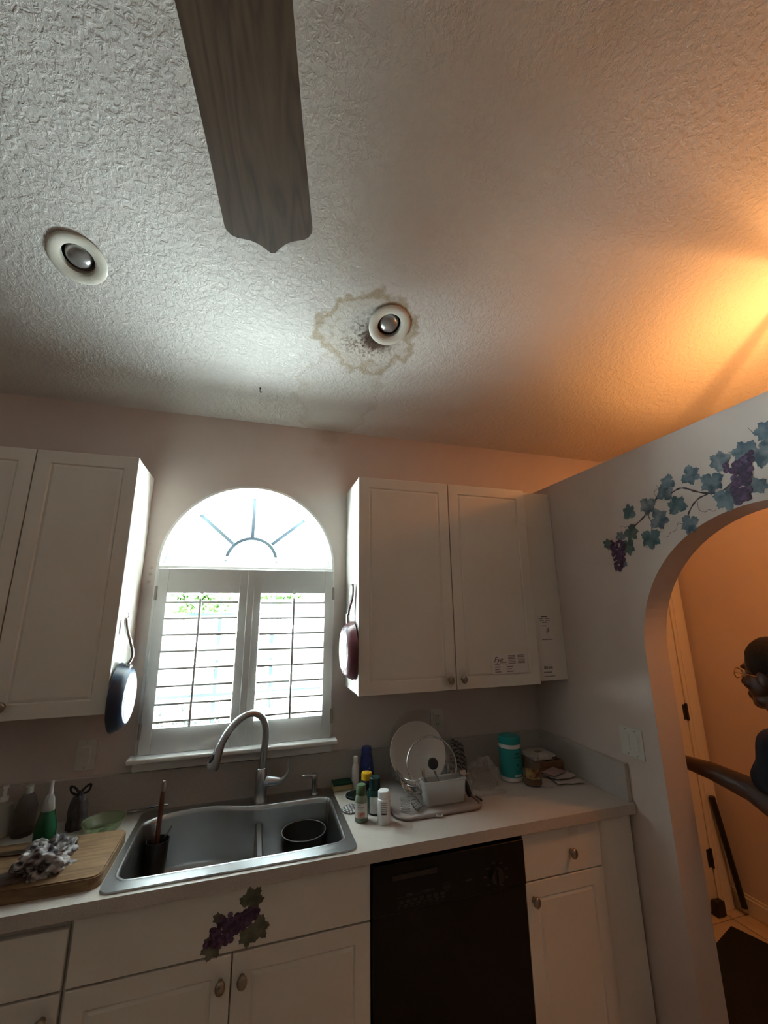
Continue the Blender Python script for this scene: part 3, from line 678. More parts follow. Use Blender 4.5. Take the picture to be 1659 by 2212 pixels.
# bowl pendant in the hall
PX, PY = .657, -1.323; PZ = cz(PY); BZ = 2.670; RIMZ = BZ + .024; RB = .165
pd = thing('pendant_lamp', 'warm glowing bowl pendant on three rods hanging in the hall', 'lamp', (PX, PY, PZ))
bm = NB(); lathe(bm, [(0, 0), (.065, 0), (.062, .012), (.03, .028), (0, .028)], seg=24, mtx=ceil_frame(PX, PY)); obj('canopy', bm, M['bronze'], pd, smooth=True)
bm = cyl(NB(), (PX, PY, PZ - .02), (PX, PY, 3.02), .009, seg=12); obj('stem', bm, M['bronze'], pd)
bm = NB(); ball(bm, (PX, PY, 3.02), .018); obj('hub', bm, M['bronze'], pd, smooth=True)
for a in (180, 68, 300):
    r_ = math.radians(a); bm = tube(NB(), [(PX, PY, 3.02), (PX + RB * math.cos(r_), PY + RB * math.sin(r_), RIMZ)], .0055, 8); obj('rod', bm, M['bronze'], pd)
M['bowl'] = thin('amber_frosted_bowl', (.8, .6, .4), 1.3, .3, .8, (.95, .8, .65), .92)
bm = NB(); lathe(bm, [(RB, RIMZ), (RB + .003, RIMZ - .004), (RB - .02, RIMZ - .045), (.10, RIMZ - .085), (.04, RIMZ - .105), (0, RIMZ - .11)], (PX, PY, 0), 36); obj('glass_bowl', bm, M['bowl'], pd, smooth=True)
bm = tube(NB(), [(PX + RB * math.cos(2 * PI * k / 36), PY + RB * math.sin(2 * PI * k / 36), RIMZ) for k in range(36)], .006, 6, True); obj('rim_band', bm, M['bronze'], pd)
lamp = bpy.data.lights.new('pendant_bulb_offscreen', 'POINT'); lamp.energy = 2.7; lamp.color = (1, .42, .125); lamp.shadow_soft_size = .022
lo = bpy.data.objects.new('pendant_bulb_offscreen', lamp); COL.objects.link(lo); lo.location = (0, 0, BZ - PZ); lo.parent = pd

# ------------------------------------------------------------------ wall plates
def wall_plate(name, label, loc, w_, h_, face, gangs, kind):
    t = thing(name, label, 'outlet' if kind == 'outlet' else 'switch', loc)
    def F(a, b, c_):                                    # a across, b up, c_ out of the wall
        return (loc[0] + a, loc[1] - c_, loc[2] + b) if face == 'y' else (loc[0] - c_, loc[1] - a, loc[2] + b)
    def slab(a0, a1, b0, b1, c0, c1, bev=0):
        p, q = F(a0, b0, c0), F(a1, b1, c1)
        return bx(NB(), min(p[0], q[0]), max(p[0], q[0]), min(p[1], q[1]), max(p[1], q[1]), min(p[2], q[2]), max(p[2], q[2]), bev)
    obj('cover_plate', slab(-w_ / 2, w_ / 2, -h_ / 2, h_ / 2, .0002, .006, .002), M['plate'], t)
    for gx in gangs:
        if kind == 'outlet':
            for gz in (-.02, .02):
                obj('receptacle', slab(gx - .017, gx + .017, gz - .014, gz + .014, .005, .008, .0012), M['plate'], t)
                for dx in (-.0065, .0065): obj('slot', slab(gx + dx - .0015, gx + dx + .0015, gz - .002, gz + .007, .0072, .0084), M['slot'], t)
                obj('ground_slot', slab(gx - .0022, gx + .0022, gz - .010, gz - .0055, .0072, .0084), M['slot'], t)
        else:
            obj('rocker_frame', slab(gx - .0175, gx + .0175, -.034, .034, .005, .0068, .001), M['plate'], t)
            obj('rocker', slab(gx - .0150, gx + .0150, -.031, .031, .006, .0095, .0015), M['plate'], t)
            for gz in (-.048, .048):
                p, q = F(gx, gz, .0055), F(gx, gz, .0072); obj('screw', cyl(NB(), p, q, .003, seg=10), M['screw'], t)
wall_plate('light_switch', 'single white rocker switch plate under the cabinet by the cutting board', (-2.241, 0, 1.147), .074, .117, 'y', [0], 'switch')
wall_plate('wall_outlet', 'white duplex outlet behind the dish rack', (-.636, 0, 1.157), .074, .115, 'y', [0], 'outlet')
wall_plate('light_switch', 'double white rocker switch plate on the partition wall', (0, -.6385, 1.159), .116, .117, 'x', [-.023, .023], 'switch')

# ------------------------------------------------------------------ hanging pans
def pan(name, label, cx, cy, czz, sgn, rad, depth, mb, mbot, mh, hpts, hr, extra):
    """pan hung flat on a cabinet side, its base facing sgn*x"""
    t = thing(name, label, 'frying pan', (cx, cy, czz), 'frying pans hung on cabinet sides')
    q = Matrix.Translation((cx, cy, czz)) @ Matrix.Rotation(sgn * PI / 2, 4, 'Y')
    bm = NB(); lathe(bm, [(rad - .002, .003), (rad, .001), (rad + .003, .003), (rad, .008), (rad * .93, depth * .6), (rad * .80, depth * .95), (rad * .74, depth), (0, depth), (0, depth - .004), (rad * .72, depth - .004), (rad * .90, depth * .5), (rad - .002, .003)], seg=48, mtx=q); body = obj('pan_body', bm, mb, t, smooth=True)
    bm = NB(); lathe(bm, [(0, depth + .0025), (rad * .66, depth + .0025), (rad * .69, depth + .001), (rad * .69, depth - .001)], seg=40, mtx=q); obj('base_disc', bm, mbot, body, smooth=True)
    if extra: bm = tube(NB(), [q @ V((rad * math.cos(2 * PI * k / 48), rad * math.sin(2 * PI * k / 48), .003)) for k in range(48)], .0025, 6, True); obj('rim', bm, M['chrome'], body, smooth=True)
    return t
M['navy'] = mat('navy_enamel', (.012, .022, .045), .28)
M['scuff'] = mat('scuffed_steel_base', (.34, .34, .33), .5, metal=.4, var2=(.14, .145, .145), vscale=26)
M['red'] = mat('dark_red_enamel', (.095, .016, .022), .28)
M['redbase'] = mat('worn_steel_base', (.38, .35, .27), .5, metal=.4, var2=(.15, .15, .115), vscale=16)
t = pan('frying_pan', 'navy blue frying pan with steel handle hung on the cabinet side', -2.1085, -.200, 1.398, 1, .128, .050, M['navy'], M['scuff'], M['chrome'], None, None, True)
bm = NB(); hp = spline([(-2.088, -.195, 1.515), (-2.070, -.203, 1.555), (-2.078, -.212, 1.60), (-2.096, -.222, 1.66), (-2.103, -.229, 1.705)], 5)
tube(bm, hp, [.010, .0105] + [.0085] * (len(hp) - 4) + [.008, .006], 10)
obj('handle', bm, M['chrome'], t, smooth=True)
bm = NB(); bx(bm, -2.088, -2.068, -.214, -.178, 1.498, 1.522, .004); obj('handle_bracket', bm, M['chrome'], t)
bm = NB(); tube(bm, spline([(-2.1135, -.230, 1.728), (-2.098, -.230, 1.725), (-2.094, -.231, 1.712), (-2.100, -.231, 1.704), (-2.108, -.231, 1.712)], 4), .0018, 6)
tag(obj('wall_hook', bm, M['chrome'], origin=(-2.1135, -.23, 1.72)), 'thin wire hook holding the blue frying pan', 'hook', 'hooks for the hanging pans')
t = pan('frying_pan', 'dark red frying pan hung on the cabinet side by its curved handle', -1.1435, -.200, 1.545, -1, .130, .046, M['red'], M['redbase'], M['red'], None, None, False)
bm = NB(); hp = spline([(-1.165, -.196, 1.705), (-1.162, -.203, 1.735), (-1.152, -.213, 1.775), (-1.150, -.224, 1.815), (-1.153, -.232, 1.850)], 6)
q = []
for i, p_ in enumerate(hp):
    k = i / (len(hp) - 1); wd = .011 + .006 * math.sin(k * PI * .9); q.append([p_ + V((.006 * math.cos(a), wd * math.sin(a), 0)) for a in [2 * PI * j / 12 for j in range(12)]])
loft(bm, q); obj('handle', bm, M['red'], t, smooth=True)
bm = tube(NB(), [(-1.164, -.193, 1.668), (-1.166, -.195, 1.712)], .009, 10); obj('handle_collar', bm, M['chrome'], t, smooth=True)
bm = NB(); tube(bm, spline([(-1.1385, -.231, 1.848), (-1.150, -.231, 1.846), (-1.156, -.231, 1.838)], 4), .0018, 6)
tag(obj('wall_hook', bm, M['chrome'], origin=(-1.1385, -.231, 1.848)), 'thin wire hook holding the red frying pan', 'hook', 'hooks for the hanging pans')

# ------------------------------------------------------------------ cards taped on the cabinet
M['paper'] = mat('white_card', (.74, .71, .68), .6)
M['ink'] = mat('dark_ink', (.06, .05, .05), .7)
M['greyink'] = mat('grey_ink', (.26, .24, .23), .7)
def text_mesh(body, size, mtx, shear=0.):
    cu = bpy.data.curves.new('lettering', 'FONT'); cu.body = body; cu.size = size; cu.shear = shear; cu.resolution_u = 3
    o = bpy.data.objects.new('lettering', cu); COL.objects.link(o)
    dg = bpy.context.evaluated_depsgraph_get(); me = bpy.data.meshes.new_from_object(o.evaluated_get(dg))
    bpy.data.objects.remove(o); bm = NB(); bm.from_mesh(me); bpy.data.meshes.remove(me)
    bmesh.ops.transform(bm, verts=bm.verts, matrix=mtx); return bm
def card(label, x0, x1, z0, z1, y, lines, skew=0., eye=False):
    t = thing('paper_card', label, 'card', ((x0 + x1) / 2, y, z0), 'cards on the upper cabinet')
    bm = NB(); plate(bm, [[(x0 + skew, z0), (x1 + skew, z0), (x1, z1), (x0, z1)]], lambda a, b, w_: V((a, y - w_, b)), .0012); obj('card_sheet', bm, M['paper'], t)
    for lx, lz, lw, lh, ink in lines:
        zz = z0 + (z1 - z0) * lz; xx = x0 + (x1 - x0) * lx + skew * (1 - lz)
        obj('print_line', bx(NB(), xx, xx + (x1 - x0) * lw, y - .0016, y - .0011, zz, zz + (z1 - z0) * lh), M[ink], t)
    if eye:
        mt = Matrix.Translation((x0 + .018, y - .0014, z1 - .040)) @ Matrix.Rotation(PI / 2, 4, 'X')
        obj('lettering', text_mesh('Eye', .036, mt, .35), M['ink'], t)
        obj('lettering', text_mesh('Center', .013, Matrix.Translation((.046, 0, -.004)) @ mt), M['greyink'], t)
L1 = [(.10, .42 - k * .12, .13 + .03 * (k % 2), .05, 'greyink') for k in range(4)] + [(.42, .42 - k * .12, .15 + .04 * (k % 2), .05, 'greyink') for k in range(4)] + [(.25, .52, .3, .03, 'greyink')]
card('wide appointment card headed Eye taped low on the cabinet door', -.466, -.262, 1.416, 1.510, YU - .0003, L1, .003, True)
card('small printed card overlapping the wide Eye appointment card', -.375, -.258, 1.452, 1.508, YU - .0018, [(.08 + .46 * (k % 2), .80 - .13 * (k // 2), .36, .07, 'greyink') for k in range(12)])
card('small card with bold heading taped highest on the filler panel', -.152, -.068, 1.650, 1.690, -.2793, [(.2, .82, .5, .10, 'ink'), (.1, .58, .3, .12, 'greyink'), (.5, .58, .35, .12, 'greyink'), (.12, .35, .3, .1, 'greyink'), (.5, .35, .4, .1, 'greyink'), (.3, .12, .4, .12, 'ink')], -.003)
card('pale narrow card hanging just beneath the bold card', -.149, -.066, 1.557, 1.648, -.2793, [(.15, .88, .4, .04, 'greyink'), (.6, .55, .1, .25, 'greyink'), (.5, .45, .08, .25, 'greyink'), (.1, .10, .8, .06, 'greyink')])
card('pale card taped near the bottom of the filler panel', -.158, -.076, 1.379, 1.450, -.2793, [(.05, .86, .75, .03, 'greyink'), (.15, .6, .3, .2, 'greyink'), (.5, .62, .3, .16, 'greyink'), (.1, .34, .6, .08, 'greyink'), (.1, .08, .8, .06, 'greyink')], .003)

# ------------------------------------------------------------------ bottles and things right of the sink
def turned(name, label, cat, x, y, z, parts, group=None, tilt=None):
    """parts: (part name, profile [(r,z above base)], material)"""
    t = thing(name, label, cat, (x, y, z), group)
    for pn, prof, m in parts:
        bm = NB(); lathe(bm, prof, (x, y, z), 28); obj(pn, bm, m, t, smooth=True, angle=35)
    return t
def band(r, z0, z1, t=.0008): return [(r, z0), (r + t, z0), (r + t, z1), (r, z1)]
def arc_label(parent, name, x, y, r, z0, z1, a0, a1, m, th=.0009, n=14):
    bm = NB(); lo = []
    for k in range(n + 1):
        a = math.radians(a0 + (a1 - a0) * k / n); c_, s_ = math.cos(a), math.sin(a)
        lo.append([V((x + r * c_, y + r * s_, z0)), V((x + (r + th) * c_, y + (r + th) * s_, z0)), V((x + (r + th) * c_, y + (r + th) * s_, z1)), V((x + r * c_, y + r * s_, z1))])
    loft(bm, lo); return obj(name, bm, m, parent, smooth=True)
BOT = 'bottles beside the sink'
E_ = .0004
ZI = ZC + E_
M['label'] = mat('paper_label', (.62, .60, .56), .5)
M['blueb'] = mat('cobalt_plastic', (.012, .022, .12), .35, var2=(.03, .05, .19), vscale=60)
M['dgreen'] = mat('dark_green_plastic', (.006, .035, .028), .25)
M['teal_dark'] = mat('dark_teal_cap', (.004, .025, .026), .35)
M['yellow'] = mat('yellow_cap', (.62, .36, .015), .4)
M['sage'] = mat('sage_bottle', (.20, .25, .18), .25, var=.15, vscale=30)
M['sagecap'] = mat('sage_green_cap', (.10, .17, .09), .3)
M['pink'] = mat('pink_fruit_print', (.42, .14, .10), .5, var2=(.55, .38, .30), vscale=70)
turned('lotion_bottle', 'slim white bottle with flip cap next to the cobalt bottle', 'bottle', -1.094, -.070, ZI, [('bottle_body', [(0, 0), (.016, 0), (.0175, .003), (.0175, .085), (.014, .098), (.009, .103), (0, .103)], M['white_plastic']), ('cap', [(0, .103), (.0105, .103), (.0105, .130), (.008, .133), (0, .133)], M['white_plastic'])], BOT)
t = turned('shampoo_bottle', 'tall cobalt blue bottle with white flecks standing on its wide end', 'bottle', -1.038, -.062, ZI, [('bottle_body', [(0, 0), (.034, 0), (.036, .006), (.034, .07), (.029, .12), (.0262, .135), (0, .135)], M['blueb']), ('cap', [(0, .136), (.0255, .136), (.0235, .162), (.021, .168), (0, .169)], M['blueb'])], BOT)
for k in range(14):
    a = math.radians(random.uniform(190, 330)); zz = ZI + random.uniform(.02, .085); rr = .0352 - .04 * (zz - ZI)
    bm = NB(); ball(bm, (-1.038 + rr * math.cos(a), -.062 + rr * math.sin(a), zz), .0026, (1, 1, 1.2), 8, 6); obj('white_fleck', bm, M['label'], t)
turned('vitamin_bottle', 'small dark bottle with a yellow cap', 'bottle', -1.090, -.262, ZI, [('bottle_body', [(0, 0), (.024, 0), (.0255, .003), (.0255, .088), (.020, .098), (0, .098)], mat('indigo_plastic', (.02, .02, .06), .3)), ('cap', [(0, .098), (.0228, .098), (.0232, .120), (.021, .124), (0, .124)], M['yellow'])], BOT)
t = turned('vitamin_bottle', 'dark green bottle with teal ribbed cap and white label', 'bottle', -1.075, -.340, ZI, [('bottle_body', [(0, 0), (.031, 0), (.033, .004), (.033, .072), (.026, .086), (.020, .089), (0, .089)], M['dgreen']), ('cap', [(0, .089), (.0225, .089), (.023, .092), (.0225, .128), (.020, .131), (0, .131)], M['teal_dark'])], BOT)
arc_label(t, 'label_paper', -1.075, -.340, .0332, ZI + .008, ZI + .066, 215, 300, M['label'])
arc_label(t, 'label_print', -1.075, -.340, .0341, ZI + .012, ZI + .060, 268, 282, M['greyink'], .0003, 4)
t = turned('vitamin_bottle', 'sage green bottle with rounded cap and fruit-printed label', 'bottle', -1.145, -.390, ZI, [('bottle_body', [(0, 0), (.025, 0), (.027, .004), (.027, .070), (.0225, .088), (.0185, .092), (0, .092)], M['sage']), ('cap', [(0, .092), (.019, .092), (.0205, .097), (.0205, .118), (.0165, .127), (0, .130)], M['sagecap'])], BOT)
arc_label(t, 'label_paper', -1.145, -.390, .0272, ZI + .018, ZI + .068, 195, 310, M['label'])
arc_label(t, 'label_picture', -1.145, -.390, .0281, ZI + .020, ZI + .038, 225, 285, M['pink'], .0003, 8)
for k, zz in enumerate((.062, .052, .046)): arc_label(t, 'label_print', -1.145, -.390, .0281, ZI + zz, ZI + zz + [.002, .004, .002][k], 225, [250, 275, 268][k], M['greyink'], .0003, 4)
t = turned('pill_bottle', 'white pill bottle with white screw cap', 'bottle', -1.065, -.436, ZI, [('bottle_body', [(0, 0), (.024, 0), (.0258, .003), (.0258, .076), (.0245, .083), (.020, .087), (0, .087)], M['white_plastic']), ('cap', [(0, .087), (.0225, .087), (.0232, .090), (.0228, .110), (.020, .1135), (0, .1135)], M['white_plastic'])], BOT)
for k in range(6): arc_label(t, 'label_print', -1.065, -.436, .0259, ZI + .074 - k * .0065, ZI + .0765 - k * .0065, 225, 285 - 8 * (k % 2), M['greyink'], .0003, 5)
arc_label(t, 'label_print', -1.065, -.436, .0259, ZI + .036, ZI + .040, 230, 280, M['ink'], .0003, 5)
t = thing('sponge', 'yellow sponge with green scouring top by the sink corner', 'sponge', (-1.158, -.062, ZI))
obj('foam', bx(NB(), -1.203, -1.114, -.092, -.032, ZI, ZI + .023, .004), mat('yellow_foam', (.44, .37, .20), .9, bump=.5, bscale=300, bdist=.001), t)
obj('scouring_pad', bx(NB(), -1.203, -1.114, -.092, -.032, ZI + .0232, ZI + .032, .002), mat('green_scourer', (.01, .085, .065), .9, bump=.6, bscale=500, bdist=.001), t)
bm = NB(); lathe(bm, [(0, 0), (.044, 0), (.0455, .001), (.0455, .007), (.043, .009), (.040, .008), (0, .008)], (-1.115, -.165, ZI), 36)
tag(obj('jar_lid', bm, M['teal_dark'], smooth=True, origin=(-1.115, -.165, ZI)), 'flat dark plain jar lid on the counter', 'lid')
def gingham():
    m = mat('gingham_print', (.8, .8, .8), .45); nt = m.node_tree; b = nt.nodes['Principled BSDF']
    tc = nn(nt, 'ShaderNodeTexCoord'); sp = nn(nt, 'ShaderNodeSeparateXYZ'); nt.links.new(tc.outputs['Object'], sp.inputs[0]); outs = []
    for ax in ('X', 'Y'):
        a = nn(nt, 'ShaderNodeMath', operation='MULTIPLY'); a.inputs[1].default_value = 78; nt.links.new(sp.outputs[ax], a.inputs[0])
        c_ = nn(nt, 'ShaderNodeMath', operation='FRACT'); nt.links.new(a.outputs[0], c_.inputs[0])
        d_ = nn(nt, 'ShaderNodeMath', operation='GREATER_THAN'); d_.inputs[1].default_value = .5; nt.links.new(c_.outputs[0], d_.inputs[0]); outs.append(d_.outputs[0])
    s_ = nn(nt, 'ShaderNodeMath', operation='ADD'); nt.links.new(outs[0], s_.inputs[0]); nt.links.new(outs[1], s_.inputs[1])
    h_ = nn(nt, 'ShaderNodeMath', operation='MULTIPLY'); h_.inputs[1].default_value = .5; nt.links.new(s_.outputs[0], h_.inputs[0])
    rp = nn(nt, 'ShaderNodeValToRGB'); rp.color_ramp.interpolation = 'CONSTANT'; e = rp.color_ramp.elements
    e[0].color = (.62, .60, .58, 1); e[1].position = .75; e[1].color = (.02, .02, .025, 1); k = e.new(.25); k.color = (.12, .115, .12, 1)
    nt.links.new(h_.outputs[0], rp.inputs[0]); nt.links.new(rp.outputs[0], b.inputs['Base Color']); return m
t = thing('jar_lid', 'black and white gingham jar lid on the counter', 'lid', (-1.163, -.290, ZI))
bm = NB(); lathe(bm, [(0, .010), (.030, .0105), (.037, .009), (.040, .005)], (-1.163, -.290, ZI), 36); obj('lid_top', bm, gingham(), t, smooth=True)
bm = NB(); lathe(bm, [(.040, .005), (.0405, .001), (.038, 0), (0, 0)], (-1.163, -.290, ZI), 36); obj('lid_skirt', bm, M['potrim'], t, smooth=True)

# ------------------------------------------------------------------ dish rack and what dries on it
M['mat'] = mat('grey_microfibre', (.36, .32, .30), .95, bump=.4, bscale=400, bdist=.001)
mt_ = thing('drying_mat', 'grey padded drying mat under the dish rack', 'drying mat', (-.82, -.25, ZI))
bm = NB(); ml_ = rrect(-1.010, -.630, -.455, -.045, .055, 8); plate(bm, [ml_], lambda a, b, w_: V((a, b, ZI + w_)), .007); obj('pad', bm, M['mat'], mt_)
obj('piped_edge', tube(NB(), [(a, b, ZI + .0075) for a, b in ml_], .0072, 8, True), mat('mat_piping', (.30, .25, .24), .9), mt_, smooth=True)
bm = NB(); tube(bm, spline([(-.855, -.458, ZI + .007), (-.845, -.474, ZI + .007), (-.832, -.474, ZI + .007), (-.828, -.458, ZI + .007)], 4), .004, 6); obj('hanging_loop', bm, M['mat'], mt_, smooth=True)
ZM = ZI + .0148
rk = thing('dish_rack', 'chrome wire dish rack on the grey mat', 'dish rack', (-.79, -.2, ZM))
top = [(a, b, 1.010) for a, b in rrect(-.928, -.660, -.335, -.068, .04, 5)]; low = [(a, b, .948) for a, b in rrect(-.905, -.680, -.315, -.088, .03, 5)]
obj('top_rim', tube(NB(), top, .0032, 8, True), M['chrome'], rk, smooth=True)
obj('mid_rim', tube(NB(), [((a[0] * .55 + b[0] * .45), (a[1] * .55 + b[1] * .45), .984) for a, b in zip(top, low)], .0022, 8, True), M['chrome'], rk, smooth=True)
obj('low_rim', tube(NB(), low, .0025, 8, True), M['chrome'], rk, smooth=True)
for k in range(9):
    yy = -.305 + k * .0265
    obj('wire', tube(NB(), spline([(-.928, yy, 1.010), (-.915, yy, .965), (-.895, yy, .948), (-.70, yy, .948), (-.675, yy, .965), (-.660, yy, 1.010)], 4), .0018, 6), M['chrome'], rk, smooth=True)
for k in range(8):
    xx = -.89 + k * .0285
    obj('wire', tube(NB(), spline([(xx, -.335, 1.010), (xx, -.325, .965), (xx, -.305, .948), (xx, -.26, .948)], 4), .0018, 6), M['chrome'], rk, smooth=True)
ra = spline([(-.930, -.20, 1.005), (-.935, -.30, .975), (-.925, -.40, ZM + .006), (-.915, -.428, ZM + .004)], 5); rb = spline([(-.890, -.24, .955), (-.895, -.31, .955), (-.885, -.37, ZM + .008), (-.880, -.395, ZM + .004)], 5)
obj('leg_frame', tube(NB(), ra, .0032, 8), M['chrome'], rk, smooth=True); obj('leg_frame', tube(NB(), rb, .0032, 8), M['chrome'], rk, smooth=True)
for i in range(3, 15): obj('rung', tube(NB(), [ra[i], rb[i]], .0016, 6), M['chrome'], rk)
obj('leg_frame', tube(NB(), spline([(-.665, -.10, 1.0), (-.640, -.20, 1.0), (-.640, -.35, .99), (-.643, -.37, .95), (-.645, -.365, ZM + .004)], 5), .0026, 8), M['chrome'], rk, smooth=True)
obj('side_arm', tube(NB(), [(-.672, -.305, .998), (-.596, -.300, .998)], .0030, 8), M['chrome'], rk, smooth=True)
for a, b in ((-.90, -.09), (-.69, -.09)): obj('leg', tube(NB(), [(a, b, .948), (a, b, ZM)], .0028, 8), M['chrome'], rk, smooth=True)
def lean(cx, cy, czz, n): 
    m = V(n).normalized().to_track_quat('Z', 'Y').to_matrix().to_4x4(); m.translation = V((cx, cy, czz)); return m
NRM = (-.16, -.93, .34)
M['china'] = mat('white_china', (.60, .56, .51), .22)
bm = NB(); q = lean(-.812, -.158, 1.062, NRM); lathe(bm, [(0, .0), (.085, .0), (.10, .006), (.132, .014), (.1345, .0155), (.133, .0175), (.098, .0105), (.083, .004), (0, .004)], seg=48, mtx=q)
tag(obj('dinner_plate', bm, M['china'], smooth=True, origin=(-.82, -.2, .95)), 'large white plate leaning in the dish rack', 'plate')
bm = NB(); q = lean(-.776, -.118, 1.078, NRM); lathe(bm, [(0, -.030), (.06, -.028), (.11, -.016), (.145, .004), (.157, .014), (.160, .014), (.161, .011), (.147, -.001), (.112, -.021), (.06, -.033), (0, -.035)], seg=56, mtx=q)
gb = tag(obj('glass_dish', bm, M['glassware'], smooth=True, origin=(-.78, -.17, .94)), 'big clear round glass dish leaning behind the white plate', 'dish')
t = thing('glass_pan_lid', 'clear glass pan lid with steel rim and black knob', 'pan lid', (-.79, -.3, .94)); q = lean(-.783, -.262, 1.040, (-.2, -.90, .38))
bm = NB(); lathe(bm, [(0, .020), (.05, .017), (.09, .008), (.112, 0), (.112, -.002), (.09, .005), (.05, .014), (0, .017)], seg=48, mtx=q); obj('glass_dome', bm, M['glassware'], t, smooth=True)
bm = tube(NB(), [q @ V((.113 * math.cos(2 * PI * k / 48), .113 * math.sin(2 * PI * k / 48), 0)) for k in range(48)], .0035, 8, True); obj('steel_rim', bm, M['chrome'], t, smooth=True)
bm = NB(); lathe(bm, [(0, .018), (.008, .018), (.010, .024), (.022, .029), (.024, .033), (.019, .038), (0, .039)], seg=24, mtx=q); obj('knob', bm, M['black'], t, smooth=True)
t = thing('cutlery_caddy', 'frosted plastic cutlery caddy on the front of the dish rack', 'caddy', (-.78, -.372, ZM))
bm = NB(); oc = lambda s, z: [V((-.780 + a * s, -.372 + b * s, z)) for a, b in rrect(-.098, .098, -.032, .032, .014, 4)]
loft(bm, [oc(.88, ZM + .0005), oc(.93, ZM + .03), oc(1.0, ZM + .088)], True, False); loft(bm, [oc(.97, ZM + .088), oc(.90, ZM + .03), oc(.85, ZM + .004)], False, True)
obj('caddy_box', bm, M['frost'], t, smooth=True, angle=50)
obj('caddy_rim', tube(NB(), oc(1.0, ZM + .088), .0028, 8, True), M['frost'], t, smooth=True)
CUT = 'cutlery in the caddy'
bm = NB(); tube(bm, [(-.835, -.375, ZM + .006), (-.868, -.372, 1.04)], .003, 6); bx(bm, -.876, -.862, -.374, -.370, 1.035, 1.064, .001)
tag(obj('table_fork', bm, M['chrome'], smooth=True, origin=(-.835, -.375, ZM)), 'steel fork handle standing in the caddy corner', 'fork', CUT)
bm = NB(); a, b = V((-.850, -.36, ZM + .006)), V((-.905, -.35, 1.035)); sd = V((0, .006, 0)); tube(bm, [a, a.lerp(b, .5), b], [.004, .006, .003], 6)
tag(obj('table_knife', bm, M['chrome'], smooth=True, origin=a), 'steel knife sticking out sideways from the caddy', 'knife', CUT)
bm = NB(); tube(bm, [(-.76, -.38, ZM + .006), (-.80, -.37, 1.01), (-.815, -.365, 1.048)], [.003, .003, .0045], 6)
tag(obj('teaspoon', bm, M['chrome'], smooth=True, origin=(-.76, -.38, ZM)), 'slim steel spoon leaning at the middle of the caddy', 'spoon', CUT)
t = thing('peeler', 'black handled utensil with bright steel head beside the caddy', 'utensil', (-.668, -.382, ZM))
bm = NB(); tube(bm, spline([(-.664, -.384, ZM + .010), (-.666, -.384, .955), (-.672, -.380, .985), (-.676, -.378, 1.0)], 4), [.008, .009, .0105, .011, .0115, .0115, .011, .010, .009, .008, .007, .006, .006], 10); obj('handle', bm, M['black'], t, smooth=True)
bm = NB(); tube(bm, [(-.676, -.378, 1.0), (-.684, -.374, 1.022)], .003, 8); bx(bm, -.702, -.672, -.378, -.368, 1.020, 1.042, .002); obj('steel_head', bm, M['chrome'], t)
t = thing('shot_glass', 'small ribbed shot glass on the drying mat', 'glass', (-.957, -.386, ZI + .0075))
bm = NB(); lathe(bm, [(0, 0), (.020, 0), (.0225, .045), (.0210, .045), (.0185, .006), (0, .006)], (-.957, -.386, ZI + .0075), 24); obj('glass_wall', bm, M['glassware'], t, smooth=True)
for k in range(4): obj('white_ring', tube(NB(), [(-.957 + .0222 * math.cos(2 * PI * j / 20), -.386 + .0222 * math.sin(2 * PI * j / 20), ZI + .016 + k * .009) for j in range(20)], .0009, 5, True), M['label'], t)
bm = NB(); bx(bm, -.622, -.606, -.392, -.374, ZI, ZI + .009, .002); tube(bm, [(-.616, -.378, ZI + .009), (-.622, -.368, ZI + .013), (-.628, -.360, ZI + .008)], .003, 6)
tag(obj('binder_clip', bm, M['black'], origin=(-.614, -.383, ZI)), 'tiny black clip on the counter next to the mat', 'clip')

# crumpled sheets
from mathutils import noise as mnoise
def crumple(c, s, amp, fr, seed, sub=4, flat=.0):
    bm = NB(); bmesh.ops.create_icosphere(bm, subdivisions=sub, radius=1)
    for v in bm.verts:
        d_ = v.co.normalized(); k = mnoise.noise(d_ * fr + V((seed, seed * .7, 1.3))) + .5 * mnoise.noise(d_ * fr * 2.6 + V((seed * 2, 5, seed)))
        kk = abs(mnoise.noise(d_ * fr * 1.4 + V((3, seed, 9))))
        r = 1 + amp * k - amp * .8 * kk
        p = V((d_.x * s[0], d_.y * s[1], d_.z * s[2])) * r
        p.z = max(p.z, -s[2] * .35)
        v.co = V(c) + p + V((0, 0, s[2] * .35))
    return bm
bm = crumple((-.505, -.235, ZI + .0005), (.074, .062, .085), .45, 1.9, 3.1)
tag(obj('plastic_bag', bm, M['bag'], origin=(-.515, -.235, ZI)), 'crumpled clear plastic bag beside the dish rack', 'bag')
t = obj('bread_bag', bx(NB(), -.605, -.455, -.350, -.318, ZI, ZI + .010, .004, 3), M['bag'], smooth=True, origin=(-.53, -.3, ZI)); tag(t, 'flat folded end of clear packaging lying by the mat', 'packaging')
def check_cloth():
    m = mat('grey_checked_cloth', (.2, .19, .19), .95); nt = m.node_tree; b = nt.nodes['Principled BSDF']
    tc = nn(nt, 'ShaderNodeTexCoord'); w_ = nn(nt, 'ShaderNodeTexWave'); w_.wave_type = 'BANDS'; w_.bands_direction = 'DIAGONAL'; w_.inputs['Scale'].default_value = 28; w_.inputs['Distortion'].default_value = 3
    nt.links.new(tc.outputs['Object'], w_.inputs['Vector']); rp = nn(nt, 'ShaderNodeValToRGB'); rp.color_ramp.elements[0].color = (.05, .047, .05, 1); rp.color_ramp.elements[1].color = (.26, .235, .22, 1)
    nt.links.new(w_.outputs['Fac'], rp.inputs[0]); nt.links.new(rp.outputs[0], b.inputs['Base Color']); return m
bm = crumple((-.575, -.105, ZI), (.045, .042, .125), .3, 2.2, 7.7)
